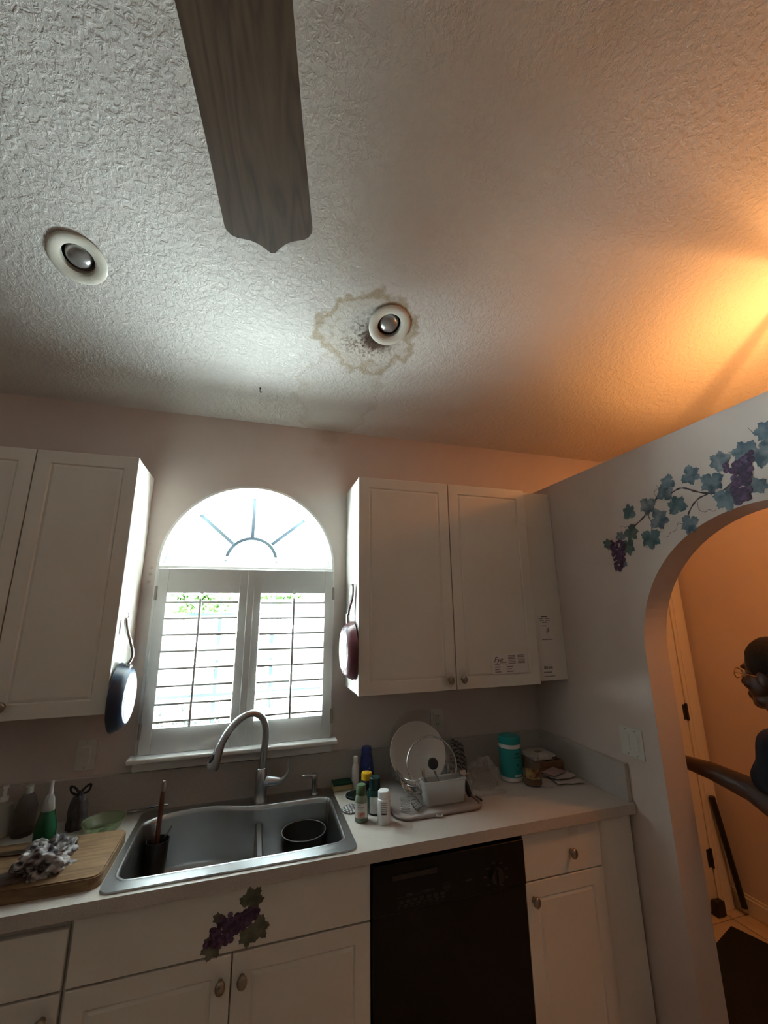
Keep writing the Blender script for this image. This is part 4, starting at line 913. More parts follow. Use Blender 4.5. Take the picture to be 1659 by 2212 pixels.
tag(obj('dish_towel', bm, check_cloth(), smooth=True, origin=(-.575, -.105, ZI), angle=80), 'grey patterned towel bunched against the backsplash', 'towel')

# ------------------------------------------------------------------ corner of the counter
M['teal'] = mat('teal_plastic', (.015, .30, .29), .35)
M['teal_l'] = mat('teal_label', (.02, .27, .27), .45)
CX, CY = -.342, -.215
t = turned('wipes_canister', 'turquoise wipes canister with white bands', 'canister', CX, CY, ZI, [('canister_body', [(0, 0), (.050, 0), (.053, .004), (.053, .158), (.0515, .163), (0, .163)], M['white_plastic']), ('lid', [(0, .164), (.054, .164), (.055, .167), (.0545, .190), (.050, .196), (0, .197)], M['teal'])])
arc_label(t, 'label_wrap', CX, CY, .0532, ZI + .022, ZI + .146, 150, 390, M['teal_l'], n=24)
lab = mat('dark_teal_ink', (.006, .12, .14), .5)
for k, (zz, hh, a0, a1) in enumerate([(.120, .010, 262, 290), (.106, .007, 255, 295), (.092, .003, 262, 290), (.070, .012, 268, 284), (.050, .003, 262, 290), (.044, .003, 262, 286)]): arc_label(t, 'label_print', CX, CY, .0542, ZI + zz, ZI + zz + hh, a0, a1, lab, .0003, 6)
arc_label(t, 'label_print', CX, CY, .0542, ZI + .026, ZI + .034, 255, 300, M['label'], .0003, 6)
JX, JY = -.284, -.306
t = turned('glass_jar', 'open glass jar with amber contents and small label', 'jar', JX, JY, ZI, [('glass_wall', [(0, 0), (.038, 0), (.041, .004), (.041, .085), (.034, .108), (.0345, .127), (.0325, .127), (.032, .108), (.039, .085), (.039, .006), (0, .006)], M['glassware']), ('contents', [(0, .007), (.0385, .007), (.0385, .030), (0, .030)], mat('amber_syrup', (.13, .045, .018), .25))])
arc_label(t, 'label_paper', JX, JY, .0412, ZI + .034, ZI + .078, 190, 300, mat('dark_red_label', (.10, .025, .018), .45, var2=(.34, .22, .07), vscale=45))
M['traywood'] = mat('brown_tray_wood', (.21, .115, .06), .6, var=.2, vscale=12, stretch=(1, 8, 8))
t = thing('wooden_tray', 'small brown wooden letter tray in the counter corner', 'tray', (-.12, -.14, ZI))
obj('tray_bottom', bx(NB(), -.200, -.035, -.212, -.062, ZI, ZI + .008, .001), M['traywood'], t)
for a, b, c_, d_ in ((-.200, -.035, -.212, -.204), (-.200, -.035, -.070, -.062), (-.200, -.192, -.204, -.070), (-.043, -.035, -.204, -.070)):
    obj('tray_side', bx(NB(), a, b, c_, d_, ZI + .008, ZI + .054, .001), M['traywood'], t)
def sheet(name, label, cat, c, w_, d_, rot, m, amp, seed, z, th=.0035, group=None):
    bm = NB(); n = 10; rows = []
    for layer in (0, 1):
        g_ = []
        for i in range(n + 1):
            for j in range(n + 1):
                a, b = (i / n - .5) * w_, (j / n - .5) * d_
                k = amp * abs(mnoise.noise(V((a * 16 + seed, b * 16, seed)))) * (.4 + 1.6 * ((i / n - .5) ** 2 + (j / n - .5) ** 2))
                g_.append(bm.verts.new((a, b, k + layer * th)))
        rows.append(g_)
    for i in range(n):
        for j in range(n):
            k = i * (n + 1) + j; q_ = (k, k + 1, k + n + 2, k + n + 1)
            bm.faces.new([rows[1][x] for x in q_][::-1]); bm.faces.new([rows[0][x] for x in q_])
    edge = [i * (n + 1) for i in range(n)] + [n * (n + 1) + j for j in range(n)] + [(n - i) * (n + 1) + n for i in range(n)] + [n - j for j in range(n)]
    for x, y in zip(edge, edge[1:] + edge[:1]): bm.faces.new((rows[0][x], rows[0][y], rows[1][y], rows[1][x]))
    bmesh.ops.recalc_face_normals(bm, faces=bm.faces)
    bmesh.ops.transform(bm, verts=bm.verts, matrix=Matrix.Translation((c[0], c[1], z)) @ Matrix.Rotation(math.radians(rot), 4, 'Z'))
    return tag(obj(name, bm, m, smooth=True, origin=(c[0], c[1], z)), label, cat, group)
M['napkin'] = mat('paper_napkin', (.52, .46, .42), .9, var=.05, vscale=30)
M['pinkpaper'] = mat('pinkish_paper', (.40, .27, .26), .85)
NG = 'papers in the counter corner'
sheet('napkin', 'loose white paper slip sticking out under the napkin pile', 'napkin', (-.222, -.315), .10, .055, 64, M['napkin'], .004, 1.1, ZI + .0003, .0025, NG)
sheet('napkin', 'crumpled white napkin at the bottom of the pile', 'napkin', (-.108, -.315), .13, .11, -12, M['napkin'], .010, 4.3, ZI + .0032, .003, NG)
sheet('napkin', 'folded white napkin in the middle of the pile', 'napkin', (-.120, -.290), .125, .09, 8, M['napkin'], .009, 6.3, ZI + .0150, .003, NG)
sheet('folded_paper', 'pinkish folded paper on top of the napkin pile', 'paper', (-.140, -.272), .105, .07, 22, M['pinkpaper'], .007, 8.9, ZI + .0260, .003, NG)
t = thing('wipe_pack', 'soft white pack with dark opening resting on the wooden tray', 'pack', (-.135, -.135, ZI + .0545))
bm = bx(NB(), -.196, -.062, -.205, -.075, ZI + .0545, ZI + .082, .011, 4); obj('pack_body', bm, mat('white_soft_pack', (.55, .52, .47), .5, bump=.3, bscale=30, bdist=.004, var=.06, vscale=40), t, smooth=True)
bm = bx(NB(), -.150, -.115, -.160, -.135, ZI + .0815, ZI + .0835, .001); obj('flap', bm, M['greyink'], t)
bm = bx(NB(), -.090, -.0615, -.2065, -.17, ZI + .060, ZI + .070, .002); obj('dark_mark', bm, M['ink'], t)

# ------------------------------------------------------------------ left of the sink
ZW = ZI
bm = NB(); ol = rrect(-2.640, -1.999, -.555, -.252, .03, 6); plate(bm, [ol], lambda a, b, w_: V((a, b, ZW + w_)), .034)
ed = [e for e in bm.edges if all(abs(v.co.z - ZW - .034) < 1e-4 for v in e.verts) and len(e.link_faces) == 2 and e.calc_face_angle(0) > .5]
bmesh.ops.bevel(bm, geom=ed, offset=.004, segments=2, affect='EDGES')
tag(obj('cutting_board', bm, M['board'], origin=(-2.3, -.4, ZW)), 'thick brown wooden cutting board beside the sink', 'cutting board')
ZT2 = ZW + .0345
t = thing('kitchen_knife', 'kitchen knife with black handle lying on the cutting board', 'knife', (-2.25, -.33, ZT2))
bm = bx(NB(), -2.200, -2.135, -.345, -.325, ZT2, ZT2 + .014, .004, 3); obj('handle', bm, M['black'], t, smooth=True)
bm = NB(); plate(bm, [[(-2.20, -.348), (-2.20, -.322), (-2.38, -.322), (-2.34, -.343)]], lambda a, b, w_: V((a, b, ZT2 + .004 + w_)), .002); obj('knife_blade', bm, M['steel'], t)
def streaky():
    m = mat('grey_dishcloth', (.2, .2, .2), .95, bump=.5, bscale=90, bdist=.003); nt = m.node_tree; b = nt.nodes['Principled BSDF']
    tc = nn(nt, 'ShaderNodeTexCoord'); w_ = nn(nt, 'ShaderNodeTexNoise'); w_.inputs['Scale'].default_value = 22; w_.inputs['Distortion'].default_value = 2.2; nt.links.new(tc.outputs['Object'], w_.inputs['Vector'])
    rp = nn(nt, 'ShaderNodeValToRGB'); e = rp.color_ramp.elements; e[0].position = .38; e[0].color = (.045, .04, .045, 1); e[1].position = .62; e[1].color = (.42, .40, .39, 1)
    nt.links.new(w_.outputs['Fac'], rp.inputs[0]); nt.links.new(rp.outputs[0], b.inputs['Base Color']); return m
bm = crumple((-2.178, -.460, ZT2), (.072, .068, .056), .55, 1.8, 2.4, 5)
tag(obj('dishcloth', bm, streaky(), smooth=True, origin=(-2.19, -.462, ZT2), angle=80), 'crumpled grey and white dishcloth on the cutting board', 'cloth')
sheet('cloth_corner', 'flat dark edge of cloth spread on the cutting board', 'cloth', (-2.27, -.500), .14, .07, 20, mat('dark_cloth', (.10, .075, .065), .95, var=.4, vscale=30), .012, 3.3, ZT2, .003)
LG = 'bottles behind the cutting board'
M['soap'] = mat('milky_soap_plastic', (.34, .34, .30), .3)
turned('soap_bottle', 'milky pump bottle at the wall behind the cutting board', 'bottle', -2.468, -.085, ZI, [('bottle_body', [(0, 0), (.033, 0), (.036, .004), (.036, .075), (.030, .105), (.014, .118), (0, .118)], M['soap']), ('pump', [(0, .118), (.013, .118), (.013, .132), (.006, .134), (.006, .160), (.010, .162), (.010, .172), (0, .173)], M['white_plastic'])], LG)
turned('clear_bottle', 'clear grey plastic bottle between pump bottle and green soap', 'bottle', -2.388, -.095, ZI, [('bottle_body', [(0, 0), (.033, 0), (.035, .004), (.035, .09), (.026, .125), (.015, .140), (0, .140)], thin('grey_clear_plastic', (.62, .60, .58), 1.4, .1, .25, (.3, .28, .27))), ('base_liquid', [(0, .003), (.031, .003), (.0325, .016), (0, .016)], M['gap']), ('cap', [(0, .140), (.014, .140), (.013, .165), (0, .166)], M['soap'])], LG)
turned('dish_soap_bottle', 'green dish soap bottle with tall clear nozzle', 'bottle', -2.280, -.200, ZI, [('bottle_body', [(0, 0), (.031, 0), (.034, .004), (.034, .060), (.026, .088), (.021, .108), (0, .108)], mat('green_dish_soap', (.008, .075, .03), .25)), ('neck', [(0, .108), (.020, .108), (.015, .145), (.009, .160), (0, .160)], M['frost']), ('nozzle', [(0, .160), (.007, .160), (.0055, .205), (0, .206)], M['white_plastic'])], LG)
t = thing('tied_bag', 'dark grey bag with knotted top standing at the wall', 'bag', (-2.212, -.105, ZI))
M['greybag'] = mat('grey_bag_film', (.085, .08, .085), .85, var=.3, vscale=30)
bm = crumple((-2.212, -.105, ZI + .0005), (.034, .032, .095), .22, 2.0, 5.2); obj('bag_body', bm, M['greybag'], t, smooth=True, angle=80)
kd = mat('dark_knot', (.012, .014, .022), .4)
bm = NB(); ball(bm, (-2.212, -.107, 1.035), .013); obj('knot', bm, kd, t, smooth=True)
for s_ in (-1, 1):
    bm = tube(NB(), spline([(-2.212, -.107, 1.036), (-2.212 + s_ * .018, -.110, 1.060), (-2.212 + s_ * .034, -.110, 1.066), (-2.212 + s_ * .028, -.109, 1.044), (-2.212 + s_ * .006, -.107, 1.035)], 4), .0045, 6); obj('bow_loop', bm, kd, t, smooth=True)
M['greenbowl'] = thin('pale_green_plastic', (.80, .86, .72), 1.4, .15, .45, (.42, .47, .30))
bm = NB(); lathe(bm, [(0, 0), (.045, 0), (.055, .006), (.070, .034), (.074, .036), (.074, .039), (.068, .037), (.052, .009), (.044, .004), (0, .004)], (-2.105, -.158, ZI), 36)
tag(obj('plastic_bowl', bm, M['greenbowl'], smooth=True, origin=(-2.105, -.158, ZI)), 'shallow pale green plastic bowl behind the cutting board', 'bowl')

# ------------------------------------------------------------------ painted grape vine on the partition, grape decal on the sink front
M['leafs'] = [mat('leaf_paint_%s' % k, a, .7, var2=b, vscale=26, detail=2) for k, a, b in (('blue', (.055, .10, .14), (.20, .26, .29)), ('teal', (.05, .105, .12), (.16, .24, .25)), ('slate', (.065, .10, .13), (.24, .28, .30)), ('green', (.05, .10, .09), (.13, .19, .17)), ('moss', (.075, .085, .06), (.17, .17, .13)))]
M['grapes'] = [mat('grape_paint_%s' % k, a, .6, var2=b, vscale=90, detail=1) for k, a, b in (('plum', (.045, .018, .055), (.10, .055, .115)), ('violet', (.06, .026, .08), (.14, .085, .165)), ('dusk', (.028, .013, .04), (.07, .04, .09)))]
M['vine'] = mat('vine_stem_paint', (.075, .055, .06), .7, var=.3, vscale=60)
M['tendril'] = mat('tendril_paint', (.17, .13, .115), .7)
LEAF = [(0, 1), (8, .86), (13, .88), (20, .70), (26, .66), (32, .76), (38, .74), (46, .93), (54, .80), (60, .82), (68, .66), (78, .60), (90, .70), (98, .68), (110, .84), (120, .70), (130, .74), (142, .60), (156, .56), (170, .46), (180, .22)]
LEAF = LEAF + [(360 - a, r) for a, r in LEAF[-2:0:-1]]
def leaf_poly(c, size, ang, asp=1.0):
    out = []
    for a, r in LEAF:
        t_ = math.radians(a); u_, v_ = r * math.cos(t_) * size, r * math.sin(t_) * size * asp
        ca, sa = math.cos(math.radians(ang)), math.sin(math.radians(ang)); out.append((c[0] + u_ * ca - v_ * sa, c[1] + u_ * sa + v_ * ca))
    return out
def on_right(off): return lambda a, b, w_: V((-off - w_, -a, b))         # a = metres to the right as seen from the kitchen
def on_front(off): return lambda a, b, w_: V((a, YB - off - w_, b))
def grape_cluster(parent, f, pts, r):
    for i, (a, b) in enumerate(pts):
        rr = r * random.uniform(.85, 1.12); bm = NB(); plate(bm, [[(a + rr * math.cos(2 * PI * k / 14), b + rr * math.sin(2 * PI * k / 14)) for k in range(14)]], lambda u_, v_, w_, i=i: f(u_, v_, w_ + i * .000012), .0004)
        obj('grape', bm, M['grapes'][(i * 7) % 3], parent)
def ribbon(parent, name, f, pts, wd, m):
    pts = [p for p in spline([(a, b, 0) for a, b in pts], 5)]; bm = NB(); L_, R_ = [], []
    for i, p in enumerate(pts):
        t_ = (pts[min(i + 1, len(pts) - 1)] - pts[max(i - 1, 0)]).normalized(); n_ = V((-t_.y, t_.x, 0)) * wd / 2 * (1 + .35 * math.sin(i * 1.3))
        L_.append((p.x + n_.x, p.y + n_.y)); R_.append((p.x - n_.x, p.y - n_.y))
    for (a, b, c_, d_) in zip(L_, L_[1:], R_[1:], R_):
        loft(bm, [[f(*a, 0), f(*b, 0), f(*c_, 0), f(*d_, 0)], [f(*a, .0003), f(*b, .0003), f(*c_, .0003), f(*d_, .0003)]])
    bmesh.ops.remove_doubles(bm, verts=bm.verts, dist=1e-6); obj(name, bm, m, parent)
vine = thing('grape_vine_mural', 'painted blue-leaved grape vine over the archway', 'wall painting', (0, -1.0, 2.1))
F0, F1, F2 = on_right(.0003), on_right(.0008), on_right(.0018)
ribbon(vine, 'stem', F0, [(.77, 2.045), (.806, 2.075), (.853, 2.099), (.895, 2.129), (.938, 2.170), (.974, 2.183), (1.006, 2.177), (1.040, 2.186), (1.069, 2.180), (1.101, 2.159), (1.142, 2.139), (1.183, 2.130), (1.227, 2.145), (1.27, 2.19), (1.33, 2.235), (1.42, 2.25)], .0062, M['vine'])
ribbon(vine, 'stem', F0, [(1.058, 2.060), (1.062, 2.077), (1.085, 2.107), (1.112, 2.127), (1.146, 2.134)], .0055, M['vine'])
ribbon(vine, 'stem', F0, [(.905, 2.135), (.892, 2.105), (.900, 2.075), (.893, 2.04)], .003, M['vine'])
for pts in ([(.806, 2.078), (.785, 2.086), (.765, 2.083), (.752, 2.092), (.738, 2.088)], [(1.062, 2.06), (1.035, 2.045), (1.015, 2.05), (1.0, 2.025), (.978, 2.02), (.962, 2.005), (.945, 2.005)], [(1.105, 2.12), (1.105, 2.085), (1.125, 2.07), (1.14, 2.076), (1.155, 2.066), (1.168, 2.072)], [(.945, 2.17), (.935, 2.20), (.955, 2.215), (.950, 2.228)], [(1.36, 2.28), (1.345, 2.31), (1.335, 2.30), (1.32, 2.325)], [(1.26, 2.24), (1.25, 2.262), (1.235, 2.258), (1.222, 2.275)], [(1.00, 2.15), (.998, 2.12), (.985, 2.10), (1.0, 2.09)], [(.86, 1.995), (.85, 1.985), (.862, 1.975), (.872, 1.985)]):
    ribbon(vine, 'tendril', F0, pts, .0017, M['tendril'])
LV = [(.798, 2.140, .047, 92, 1, .9), (.790, 2.058, .046, -55, 3, 1), (.660, 2.020, .036, 150, 3, .9), (.768, 2.000, .050, -85, 3, .8), (.735, 2.040, .034, 120, 2, 1), (.886, 2.018, .056, -92, 1, 1.05), (.897, 2.158, .050, -105, 2, 1), (.930, 2.086, .055, -20, 2, 1), (.980, 2.180, .046, 70, 2, 1), (1.006, 2.226, .044, 195, 0, .9), (1.092, 2.228, .048, -30, 0, 1), (1.024, 2.115, .050, 100, 1, 1), (1.062, 2.044, .050, 250, 0, .85), (1.170, 2.180, .053, -100, 0, 1), (1.214, 2.238, .046, 135, 2, 1), (1.208, 2.108, .056, -85, 0, 1), (1.300, 2.243, .052, 160, 0, 1), (1.348, 2.225, .060, -60, 2, 1), (1.375, 2.292, .045, 170, 0, 1), (1.305, 2.120, .044, -20, 2, .8), (.728, 1.925, .026, -40, 2, .7)]
for li, (a, b, s_, ang, mi, asp) in enumerate(LV):
    bm = NB(); s_ *= 1.03; plate(bm, [leaf_poly((a, b), s_, ang, asp)], on_right(.0008 + li * .00002), .0003); lf = obj('leaf', bm, M['leafs'][mi], vine)
    ca, sa = math.cos(math.radians(ang)), math.sin(math.radians(ang))
    bm = NB(); plate(bm, [[(a - .1 * s_ * ca - .018 * s_ * sa, b - .1 * s_ * sa + .018 * s_ * ca), (a - .1 * s_ * ca + .018 * s_ * sa, b - .1 * s_ * sa - .018 * s_ * ca), (a + .8 * s_ * ca, b + .8 * s_ * sa)]], on_right(.00112 + li * .00002), .0001); obj('leaf_vein', bm, M['leafs'][2], lf)
def cluster_pts(c0, w0, c1, w1, n, rnd):
    rnd = random.Random(rnd); out = []
    for i in range(n):
        k = i / n; wd = w0 + (w1 - w0) * k
        out.append((c0[0] + (c1[0] - c0[0]) * k + rnd.uniform(-wd, wd), c0[1] + (c1[1] - c0[1]) * k + rnd.uniform(-.008, .008)))
    return out
grape_cluster(vine, F2, cluster_pts((.712, 2.025), .044, (.706, 1.897), .020, 74, 1), .0092)
grape_cluster(vine, F2, cluster_pts((1.270, 2.228), .048, (1.256, 2.078), .016, 78, 2), .0112)
gd = thing('grape_decal', 'purple grape bunch decal on the sink cabinet front', 'decal', (-1.6, YB, .77))
G0, G1 = on_front(.0003), on_front(.0009)
for li, (a, b, s_, ang, mi) in enumerate(((-1.556, .828, .046, 50, 4), (-1.662, .732, .040, -110, 4), (-1.533, .757, .044, -50, 4), (-1.560, .742, .036, -95, 4), (-1.650, .800, .020, 150, 4))):
    bm = NB(); plate(bm, [leaf_poly((a, b), s_, ang)], on_front(.0003 + li * .00004), .0003); obj('leaf', bm, M['leafs'][mi], gd)
rnd = random.Random(5); gp = []
for i in range(120):
    k = rnd.random() ** .85; gp.append((-1.672 + .128 * k + rnd.uniform(-.012, .012), .748 + .048 * k + rnd.uniform(-.024, .030) * (.45 + .75 * math.sin(PI * min(1, k + .12)))))
grape_cluster(gd, G1, gp, .0088)
ribbon(gd, 'stem', G0, [(-1.545, .80), (-1.537, .785), (-1.540, .770), (-1.548, .76)], .003, M['vine'])

# ------------------------------------------------------------------ hall: mat, pole, person
A_ = V((1.028, -.124, 0)); e2 = V((.30, -.954, 0)).normalized(); e1 = V((e2.y, -e2.x, 0)) * 1.0
e1 = V((-.954, -.30, 0)).normalized()
cs = [A_ - e1 * 0, A_ + e2 * .48, A_ + e2 * .48 + e1 * .72, A_ + e1 * .72]
bm = plate(NB(), [[(p.x, p.y) for p in cs]], lambda a, b, w_: V((a, b, .0008 + w_)), .010)
tag(obj('floor_mat', bm, mat('black_carpet', (.006, .006, .007), .98, bump=.6, bscale=300, bdist=.002), origin=(.8, -.4, 0)), 'black mat lying askew on the hall tiles', 'mat')
t = thing('black_pole', 'short black pole with bright metal tip leaning by the hall door', 'pole', (1.222, -.080, 0))
a, b = V((1.217, -.078, .016)), V((1.150, -.046, .600)); bm = cyl(NB(), a + (b - a) * .03, b, .016, .016, 16); obj('shaft', bm, M['black'], t, smooth=True)
bm = cyl(NB(), a, a + (b - a) * .035, .013, .0165, 16); obj('metal_tip', bm, M['chrome'], t, smooth=True)

def solid(bm, voxel, smooth_n, name):
    me = bpy.data.meshes.new(name); bm.to_mesh(me); bm.free(); o = bpy.data.objects.new(name, me); COL.objects.link(o)
    r = o.modifiers.new('r', 'REMESH'); r.mode = 'VOXEL'; r.voxel_size = voxel
    s_ = o.modifiers.new('s', 'SMOOTH'); s_.factor = .5; s_.iterations = smooth_n
    dg = bpy.context.evaluated_depsgraph_get(); out = bpy.data.meshes.new_from_object(o.evaluated_get(dg))
    bpy.data.objects.remove(o); bpy.data.meshes.remove(me); b2 = NB(); b2.from_mesh(out); bpy.data.meshes.remove(out); return b2
def limb(bm, pts, rs, seg=14):
    for i, (p, r) in enumerate(zip(pts, rs)):
        ball(bm, p, r, seg=seg, ring=10)
        if i: cyl(bm, pts[i - 1], p, rs[i - 1], r, seg)
def hand(bm, wrist, d, side, palm_n, curl, sc=1.0):
    """palm from the wrist along d; side = towards the thumb; palm_n = out of the palm"""
    d, side, palm_n = V(d).normalized(), V(side).normalized(), V(palm_n).normalized(); w_ = V(wrist)
    rot = Matrix((side, d, palm_n)).transposed()
    ball(bm, w_ + d * .045, .042 * sc, (.92, 1.15, .40), rot=rot)
    for k, (off, ln) in enumerate(((.027, .068), (.009, .077), (-.009, .072), (-.026, .057))):
        p = w_ + d * .082 + side * off * sc; q1 = p + (d + palm_n * curl * .4) .normalized() * ln * .45; q2 = q1 + (d + palm_n * curl * 1.0).normalized() * ln * .32; q3 = q2 + (d + palm_n * curl * 1.7).normalized() * ln * .25
        limb(bm, [p, q1, q2, q3], [.0095, .0088, .008, .0068], 8)
    p = w_ + d * .028 + side * .030; q1 = p + (d * .6 + side * .75 + palm_n * .2).normalized() * .038; q2 = q1 + (d * .85 + side * .35 + palm_n * .3).normalized() * .030
    limb(bm, [p, q1, q2], [.013, .0105, .0085], 8)
HX, HY = .365, -1.005                                    # head centre in plan; the person faces +y
pers = thing('person', 'person in dark navy shirt and glasses reaching past the archway in the hall', 'person', (.38, -1.08, 0))
bm = NB()
ball(bm, (HX, HY - .012, 1.487), .1, (.76, .97, 1.02), 24, 16); ball(bm, (HX, HY + .030, 1.425), .1, (.62, .62, .82), 20, 14); ball(bm, (HX, HY + .058, 1.352), .028, (1.15, .95, .9)); ball(bm, (HX, HY + .03, 1.365), .05, (1.05, .95, .75))
cyl(bm, (HX, HY + .090, 1.462), (HX, HY + .108, 1.420), .009, .0135, 10); ball(bm, (HX, HY + .107, 1.419), .0125, (1.15, 1, .85)); ball(bm, (HX, HY + .088, 1.382), .016, (1.5, .75, .5)); ball(bm, (HX, HY + .086, 1.368), .015, (1.4, .75, .5))
ball(bm, (HX, HY + .078, 1.485), .028, (1.9, .6, .45))
for s_ in (-1, 1): ball(bm, (HX + s_ * .076, HY - .010, 1.450), .028, (.35, .75, 1.15)); ball(bm, (HX + s_ * .040, HY + .06, 1.425), .03, (.9, .8, .8))
limb(bm, [(HX, HY - .008, 1.36), (HX, -1.045, 1.29), (HX, -1.075, 1.24)], [.054, .053, .062])
ball(bm, (HX, -1.08, 1.13), .17, (.95, .60, .95), 24, 16); ball(bm, (HX, -1.085, .95), .14, (.95, .70, 1.15), 24, 16); ball(bm, (HX, -1.095, .83), .15, (1.0, .72, .8), 24, 16)
SL, EL, WL = (.205, -1.078, 1.232), (.208, -1.062, 1.012), (.190, -.715, 1.086)
SR, ER, WR_ = (.530, -1.085, 1.232), (.572, -1.115, .985), (.575, -1.050, .765)
limb(bm, [SL, EL, (.204, -.96, 1.062), (.196, -.82, 1.083), WL], [.056, .046, .043, .034, .026]); limb(bm, [SR, ER, (.575, -1.09, .90), WR_], [.056, .044, .041, .026])
limb(bm, [(HX - .12, -1.08, 1.225), SL], [.06, .056]); limb(bm, [(HX + .12, -1.08, 1.225), SR], [.06, .056])
hand(bm, WL, (-.28, .95, .08), (.12, -.05, 1), (-.95, -.28, 0), .12); hand(bm, WR_, (0, .12, -1), (-.15, 1, .1), (-1, -.1, 0), .5)
for s_ in (-1, 1):
    limb(bm, [(HX + s_ * .082, -1.095, .82), (HX + s_ * .088, -1.075, .46), (HX + s_ * .09, -1.095, .30), (HX + s_ * .088, -1.10, .085)], [.088, .056, .056, .038]); limb(bm, [(HX + s_ * .088, -1.115, .045), (HX + s_ * .092, -1.02, .040), (HX + s_ * .096, -.93, .030)], [.040, .042, .030])
bm = solid(bm, .0055, 4, 'body_mesh'); skin = mat('skin', (.055, .028, .019), .45, var=.1, vscale=20)
obj('body', bm, skin, pers, smooth=True, angle=180)
bm = NB(); ball(bm, (HX, -1.08, 1.135), .17, (1.02, .70, .93), 24, 16); ball(bm, (HX, -1.085, .95), .155, (1.0, .76, 1.25), 24, 16); ball(bm, (HX, -1.09, .80), .165, (1.0, .76, .55), 24, 16)
limb(bm, [(HX, -1.08, 1.22), SL], [.066, .068]); limb(bm, [(HX, -1.08, 1.22), SR], [.066, .068])
limb(bm, [SL, (.206, -1.062, 1.135)], [.068, .070]); limb(bm, [SR, (.548, -1.09, 1.13)], [.068, .070]); limb(bm, [(.206, -1.035, 1.14), (.205, -1.02, 1.118)], [.055, .052])
bm = solid(bm, .008, 5, 'shirt_mesh'); obj('shirt', bm, mat('navy_cotton', (.006, .009, .018), .9), pers, smooth=True, angle=180)
bm = NB(); ball(bm, (HX, -1.095, .80), .158, (1.02, .76, .75), 24, 16)
for s_ in (-1, 1): limb(bm, [(HX + s_ * .085, -1.095, .80), (HX + s_ * .090, -1.075, .46), (HX + s_ * .09, -1.10, .12)], [.100, .072, .066])
bm = solid(bm, .009, 4, 'trousers_mesh'); obj('trousers', bm, mat('dark_denim', (.012, .014, .02), .9), pers, smooth=True, angle=180)
for s_ in (-1, 1):
    bm = NB(); limb(bm, [(HX + s_ * .088, -1.125, .046), (HX + s_ * .092, -1.02, .044), (HX + s_ * .096, -.925, .036)], [.046, .047, .036])
    for v in bm.verts: v.co.z = max(v.co.z, .002)
    bm = solid(bm, .008, 2, 'shoe_mesh'); obj('shoe', bm, M['black'], pers, smooth=True, angle=180)
bm = NB(); ball(bm, (HX, HY - .020, 1.500), .1, (.84, 1.02, 1.08), 24, 16)
cut = [v for v in bm.verts if v.co.y > HY + .055 and v.co.z < 1.525 or v.co.z < 1.44 and v.co.y > HY - .03]
for v in cut: v.co = V((HX, HY - .02, 1.50)) + (v.co - V((HX, HY - .02, 1.50))) * .72
for v in bm.verts: v.co += v.co.normalized() * .006 * mnoise.noise(v.co * 55)
obj('hair', bm, mat('short_black_hair', (.006, .005, .005), .85, bump=1, bscale=400, bdist=.004), pers, smooth=True, angle=180)
gm = mat('gold_wire', (.45, .28, .12), .35, metal=.8); gl = thing
gz = 1.458
bm = NB()
for s_ in (-1, 1): tube(bm, [(HX + s_ * (.034 + .024 * math.cos(2 * PI * k / 18)), HY + .108 - .006 * abs(math.cos(2 * PI * k / 18)), gz + .019 * math.sin(2 * PI * k / 18)) for k in range(18)], .0021, 6, True); tube(bm, [(HX + s_ * .058, HY + .104, gz + .004), (HX + s_ * .078, HY + .05, gz + .004), (HX + s_ * .080, HY - .02, gz - .002)], .0018, 6)
tube(bm, [(HX - .010, HY + .108, gz + .004), (HX, HY + .113, gz + .008), (HX + .010, HY + .108, gz + .004)], .0018, 6)
obj('glasses', bm, gm, pers, smooth=True)
for s_ in (-1, 1):
    bm = NB(); ball(bm, (HX + s_ * .033, HY + .077, 1.455), .0115); obj('eye', bm, mat('eye_white', (.5, .47, .42), .2), pers, smooth=True)

# ------------------------------------------------------------------ outdoors
M['drive'] = mat('pale_concrete', (.57, .58, .57), .9, var=.05, vscale=1.5)
bm = plate(NB(), [[(-45, .185), (45, .185), (45, 70), (-45, 70)]], lambda a, b, w_: V((a, b, -.12 - w_)), .1)
tag(obj('ground_outside', bm, M['drive'], kind='structure'), 'pale sunlit concrete ground outside the window', 'ground')
M['leafgreen'] = mat('sunlit_leaf', (.040, .075, .022), .9, spec=0., var=.4, vscale=3)
M['hedge'] = mat('dusty_hedge_leaf', (.07, .08, .065), .9, spec=0., var=.35, vscale=4)
M['bark'] = mat('tree_bark', (.10, .075, .06), .9, bump=.6, bscale=30, bdist=.01)
def foliage(bm, blobs, n, size, seed):
    rnd = random.Random(seed)
    for _ in range(n):
        c, r = rnd.choice(blobs); d_ = V((rnd.gauss(0, 1), rnd.gauss(0, 1), rnd.gauss(0, 1))).normalized() * rnd.random() ** .4
        p = V((c[0] + d_.x * r[0], c[1] + d_.y * r[1], c[2] + d_.z * r[2])); a = V((rnd.gauss(0, 1), rnd.gauss(0, 1), rnd.gauss(0, 1))).normalized(); b = a.orthogonal().normalized(); s_ = size * rnd.uniform(.6, 1.3)
        v = [bm.verts.new(p + q) for q in (-a * s_, b * s_ * .45, a * s_, -b * s_ * .45)]; bm.faces.new(v)
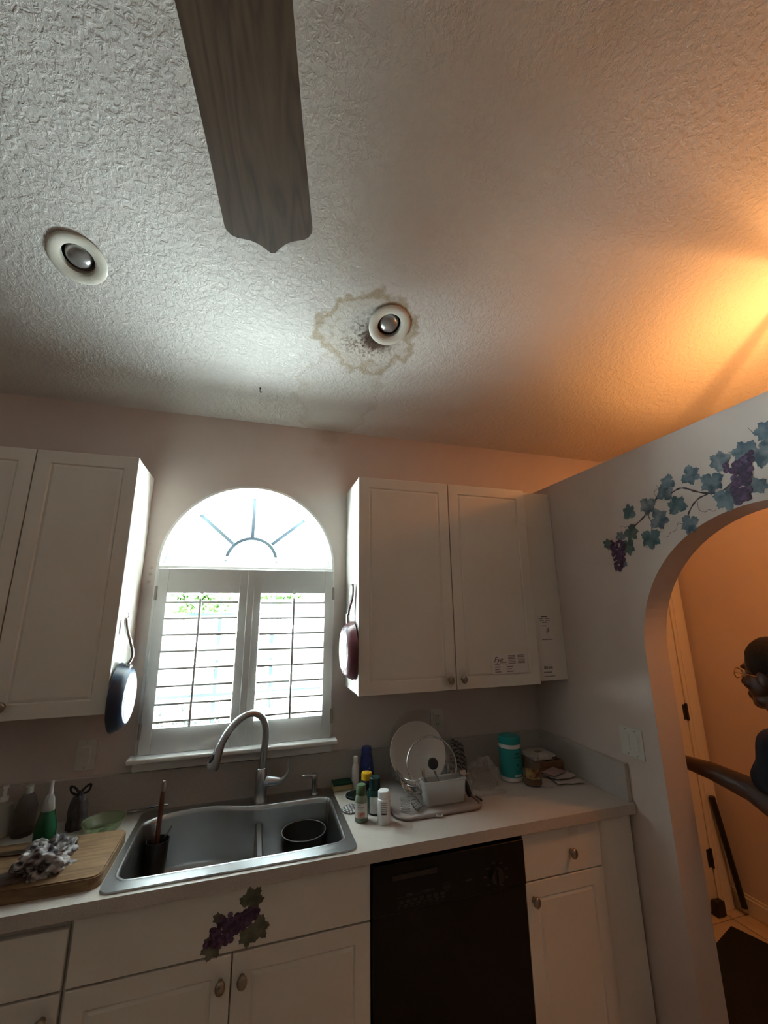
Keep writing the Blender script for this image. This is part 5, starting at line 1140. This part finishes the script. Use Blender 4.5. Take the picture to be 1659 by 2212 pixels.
def tree(label, x, y, blobs, n, seed):
    t = thing('tree', label, 'tree', (x, y, -.12), 'trees outside the window')
    bm = NB(); tube(bm, spline([(x, y, -.15), (x + .05, y, .7), (x - .05, y + .05, 1.5), (x + .05, y, 2.1)], 4), [.10 - .006 * i for i in range(13)], 8)
    for c, r in blobs: tube(bm, [(x, y, 1.3), ((x + c[0]) / 2, (y + c[1]) / 2, (1.3 + c[2]) / 2 + .1), c], [.04, .03, .012], 6)
    obj('trunk', bm, M['bark'], t, smooth=True); bm = NB(); foliage(bm, blobs, n, .085, seed); obj('foliage', bm, M['leafgreen'], t)
tree('leafy green tree standing behind the low hedge outside', -3.0, 8.0, [((-3.3, 8, 2.25), (.5, .6, .45)), ((-2.7, 8.1, 2.35), (.55, .6, .5)), ((-3.0, 7.8, 1.95), (.6, .5, .3)), ((-2.4, 8.0, 2.1), (.35, .5, .4))], 2600, 11)
tree('smaller green tree outside beyond the parked car', -.75, 13.0, [((-.9, 13, 2.35), (.6, .6, .35)), ((-.3, 13.1, 2.45), (.5, .5, .35))], 1200, 12)
hd_ = thing('hedge', 'low dusty hedge just outside the window', 'hedge', (-2.6, 2.6, -.12))
bm = NB(); foliage(bm, [((-3.3 + .28 * k, 2.6 + .1 * math.sin(k * 2.1), .42 + .05 * math.sin(k * 1.7)), (.28, .34, .50)) for k in range(7)], 5200, .045, 13); obj('foliage', bm, M['hedge'], hd_)
bm = NB()
for k in range(7): tube(bm, [(-3.3 + .28 * k, 2.6, -.14), (-3.3 + .28 * k + .04, 2.6, .3)], [.02, .012], 6)
obj('stems', bm, M['bark'], hd_)
bm = crumple((-1.3, 5.5, -.12), (.35, .3, .3), .4, 2, 1.5)
tag(obj('boulder', bm, mat('grey_stone', (.28, .28, .27), .9), smooth=True, origin=(-1.3, 5.5, -.12), angle=60), 'grey garden boulder outside', 'stone')
# parked car, side on
car = thing('parked_car', 'silver car parked across the drive outside the window', 'car', (-.2, 10.5, -.12))
def extr(prof, y0, y1, ins): return [[V((x, y0 + i_, z)) for (x, z), i_ in zip(prof, ins)], [V((x, y1 - i_, z)) for (x, z), i_ in zip(prof, ins)]]
low_ = [(-2.3, .12), (2.0, .12), (2.05, .5), (1.9, .72), (1.0, .80), (-1.5, .82), (-2.25, .75), (-2.35, .45)]
obj('car_body', loft(NB(), extr(low_, 9.7, 11.4, [0] * 8)), mat('silver_car_paint', (.35, .37, .39), .3, metal=.5), car)
cab_ = [(-1.5, .81), (1.0, .79), (.45, 1.24), (-.9, 1.28)]
obj('car_roof', loft(NB(), extr(cab_, 9.72, 11.38, [0, 0, .18, .18])), mat('car_roof_paint', (.35, .37, .39), .3, metal=.5), car)
win_ = [(-1.36, .86), (.86, .84), (.40, 1.18), (-.84, 1.22)]
obj('side_window', loft(NB(), extr(win_, 9.70, 9.78, [.02, .02, .16, .16])), mat('dark_car_glass', (.015, .02, .025), .05), car)
for x_ in (-1.5, 1.35):
    for y_ in (9.68, 11.22):
        bm = cyl(NB(), (x_, y_, .2), (x_, y_ + .2, .2), .32, seg=24); wh = obj('wheel', bm, M['black'], car, smooth=True)
        obj('hub_cap', cyl(NB(), (x_, y_ - .01, .2), (x_, y_ + .02, .2), .2, seg=16), M['chrome'], wh)
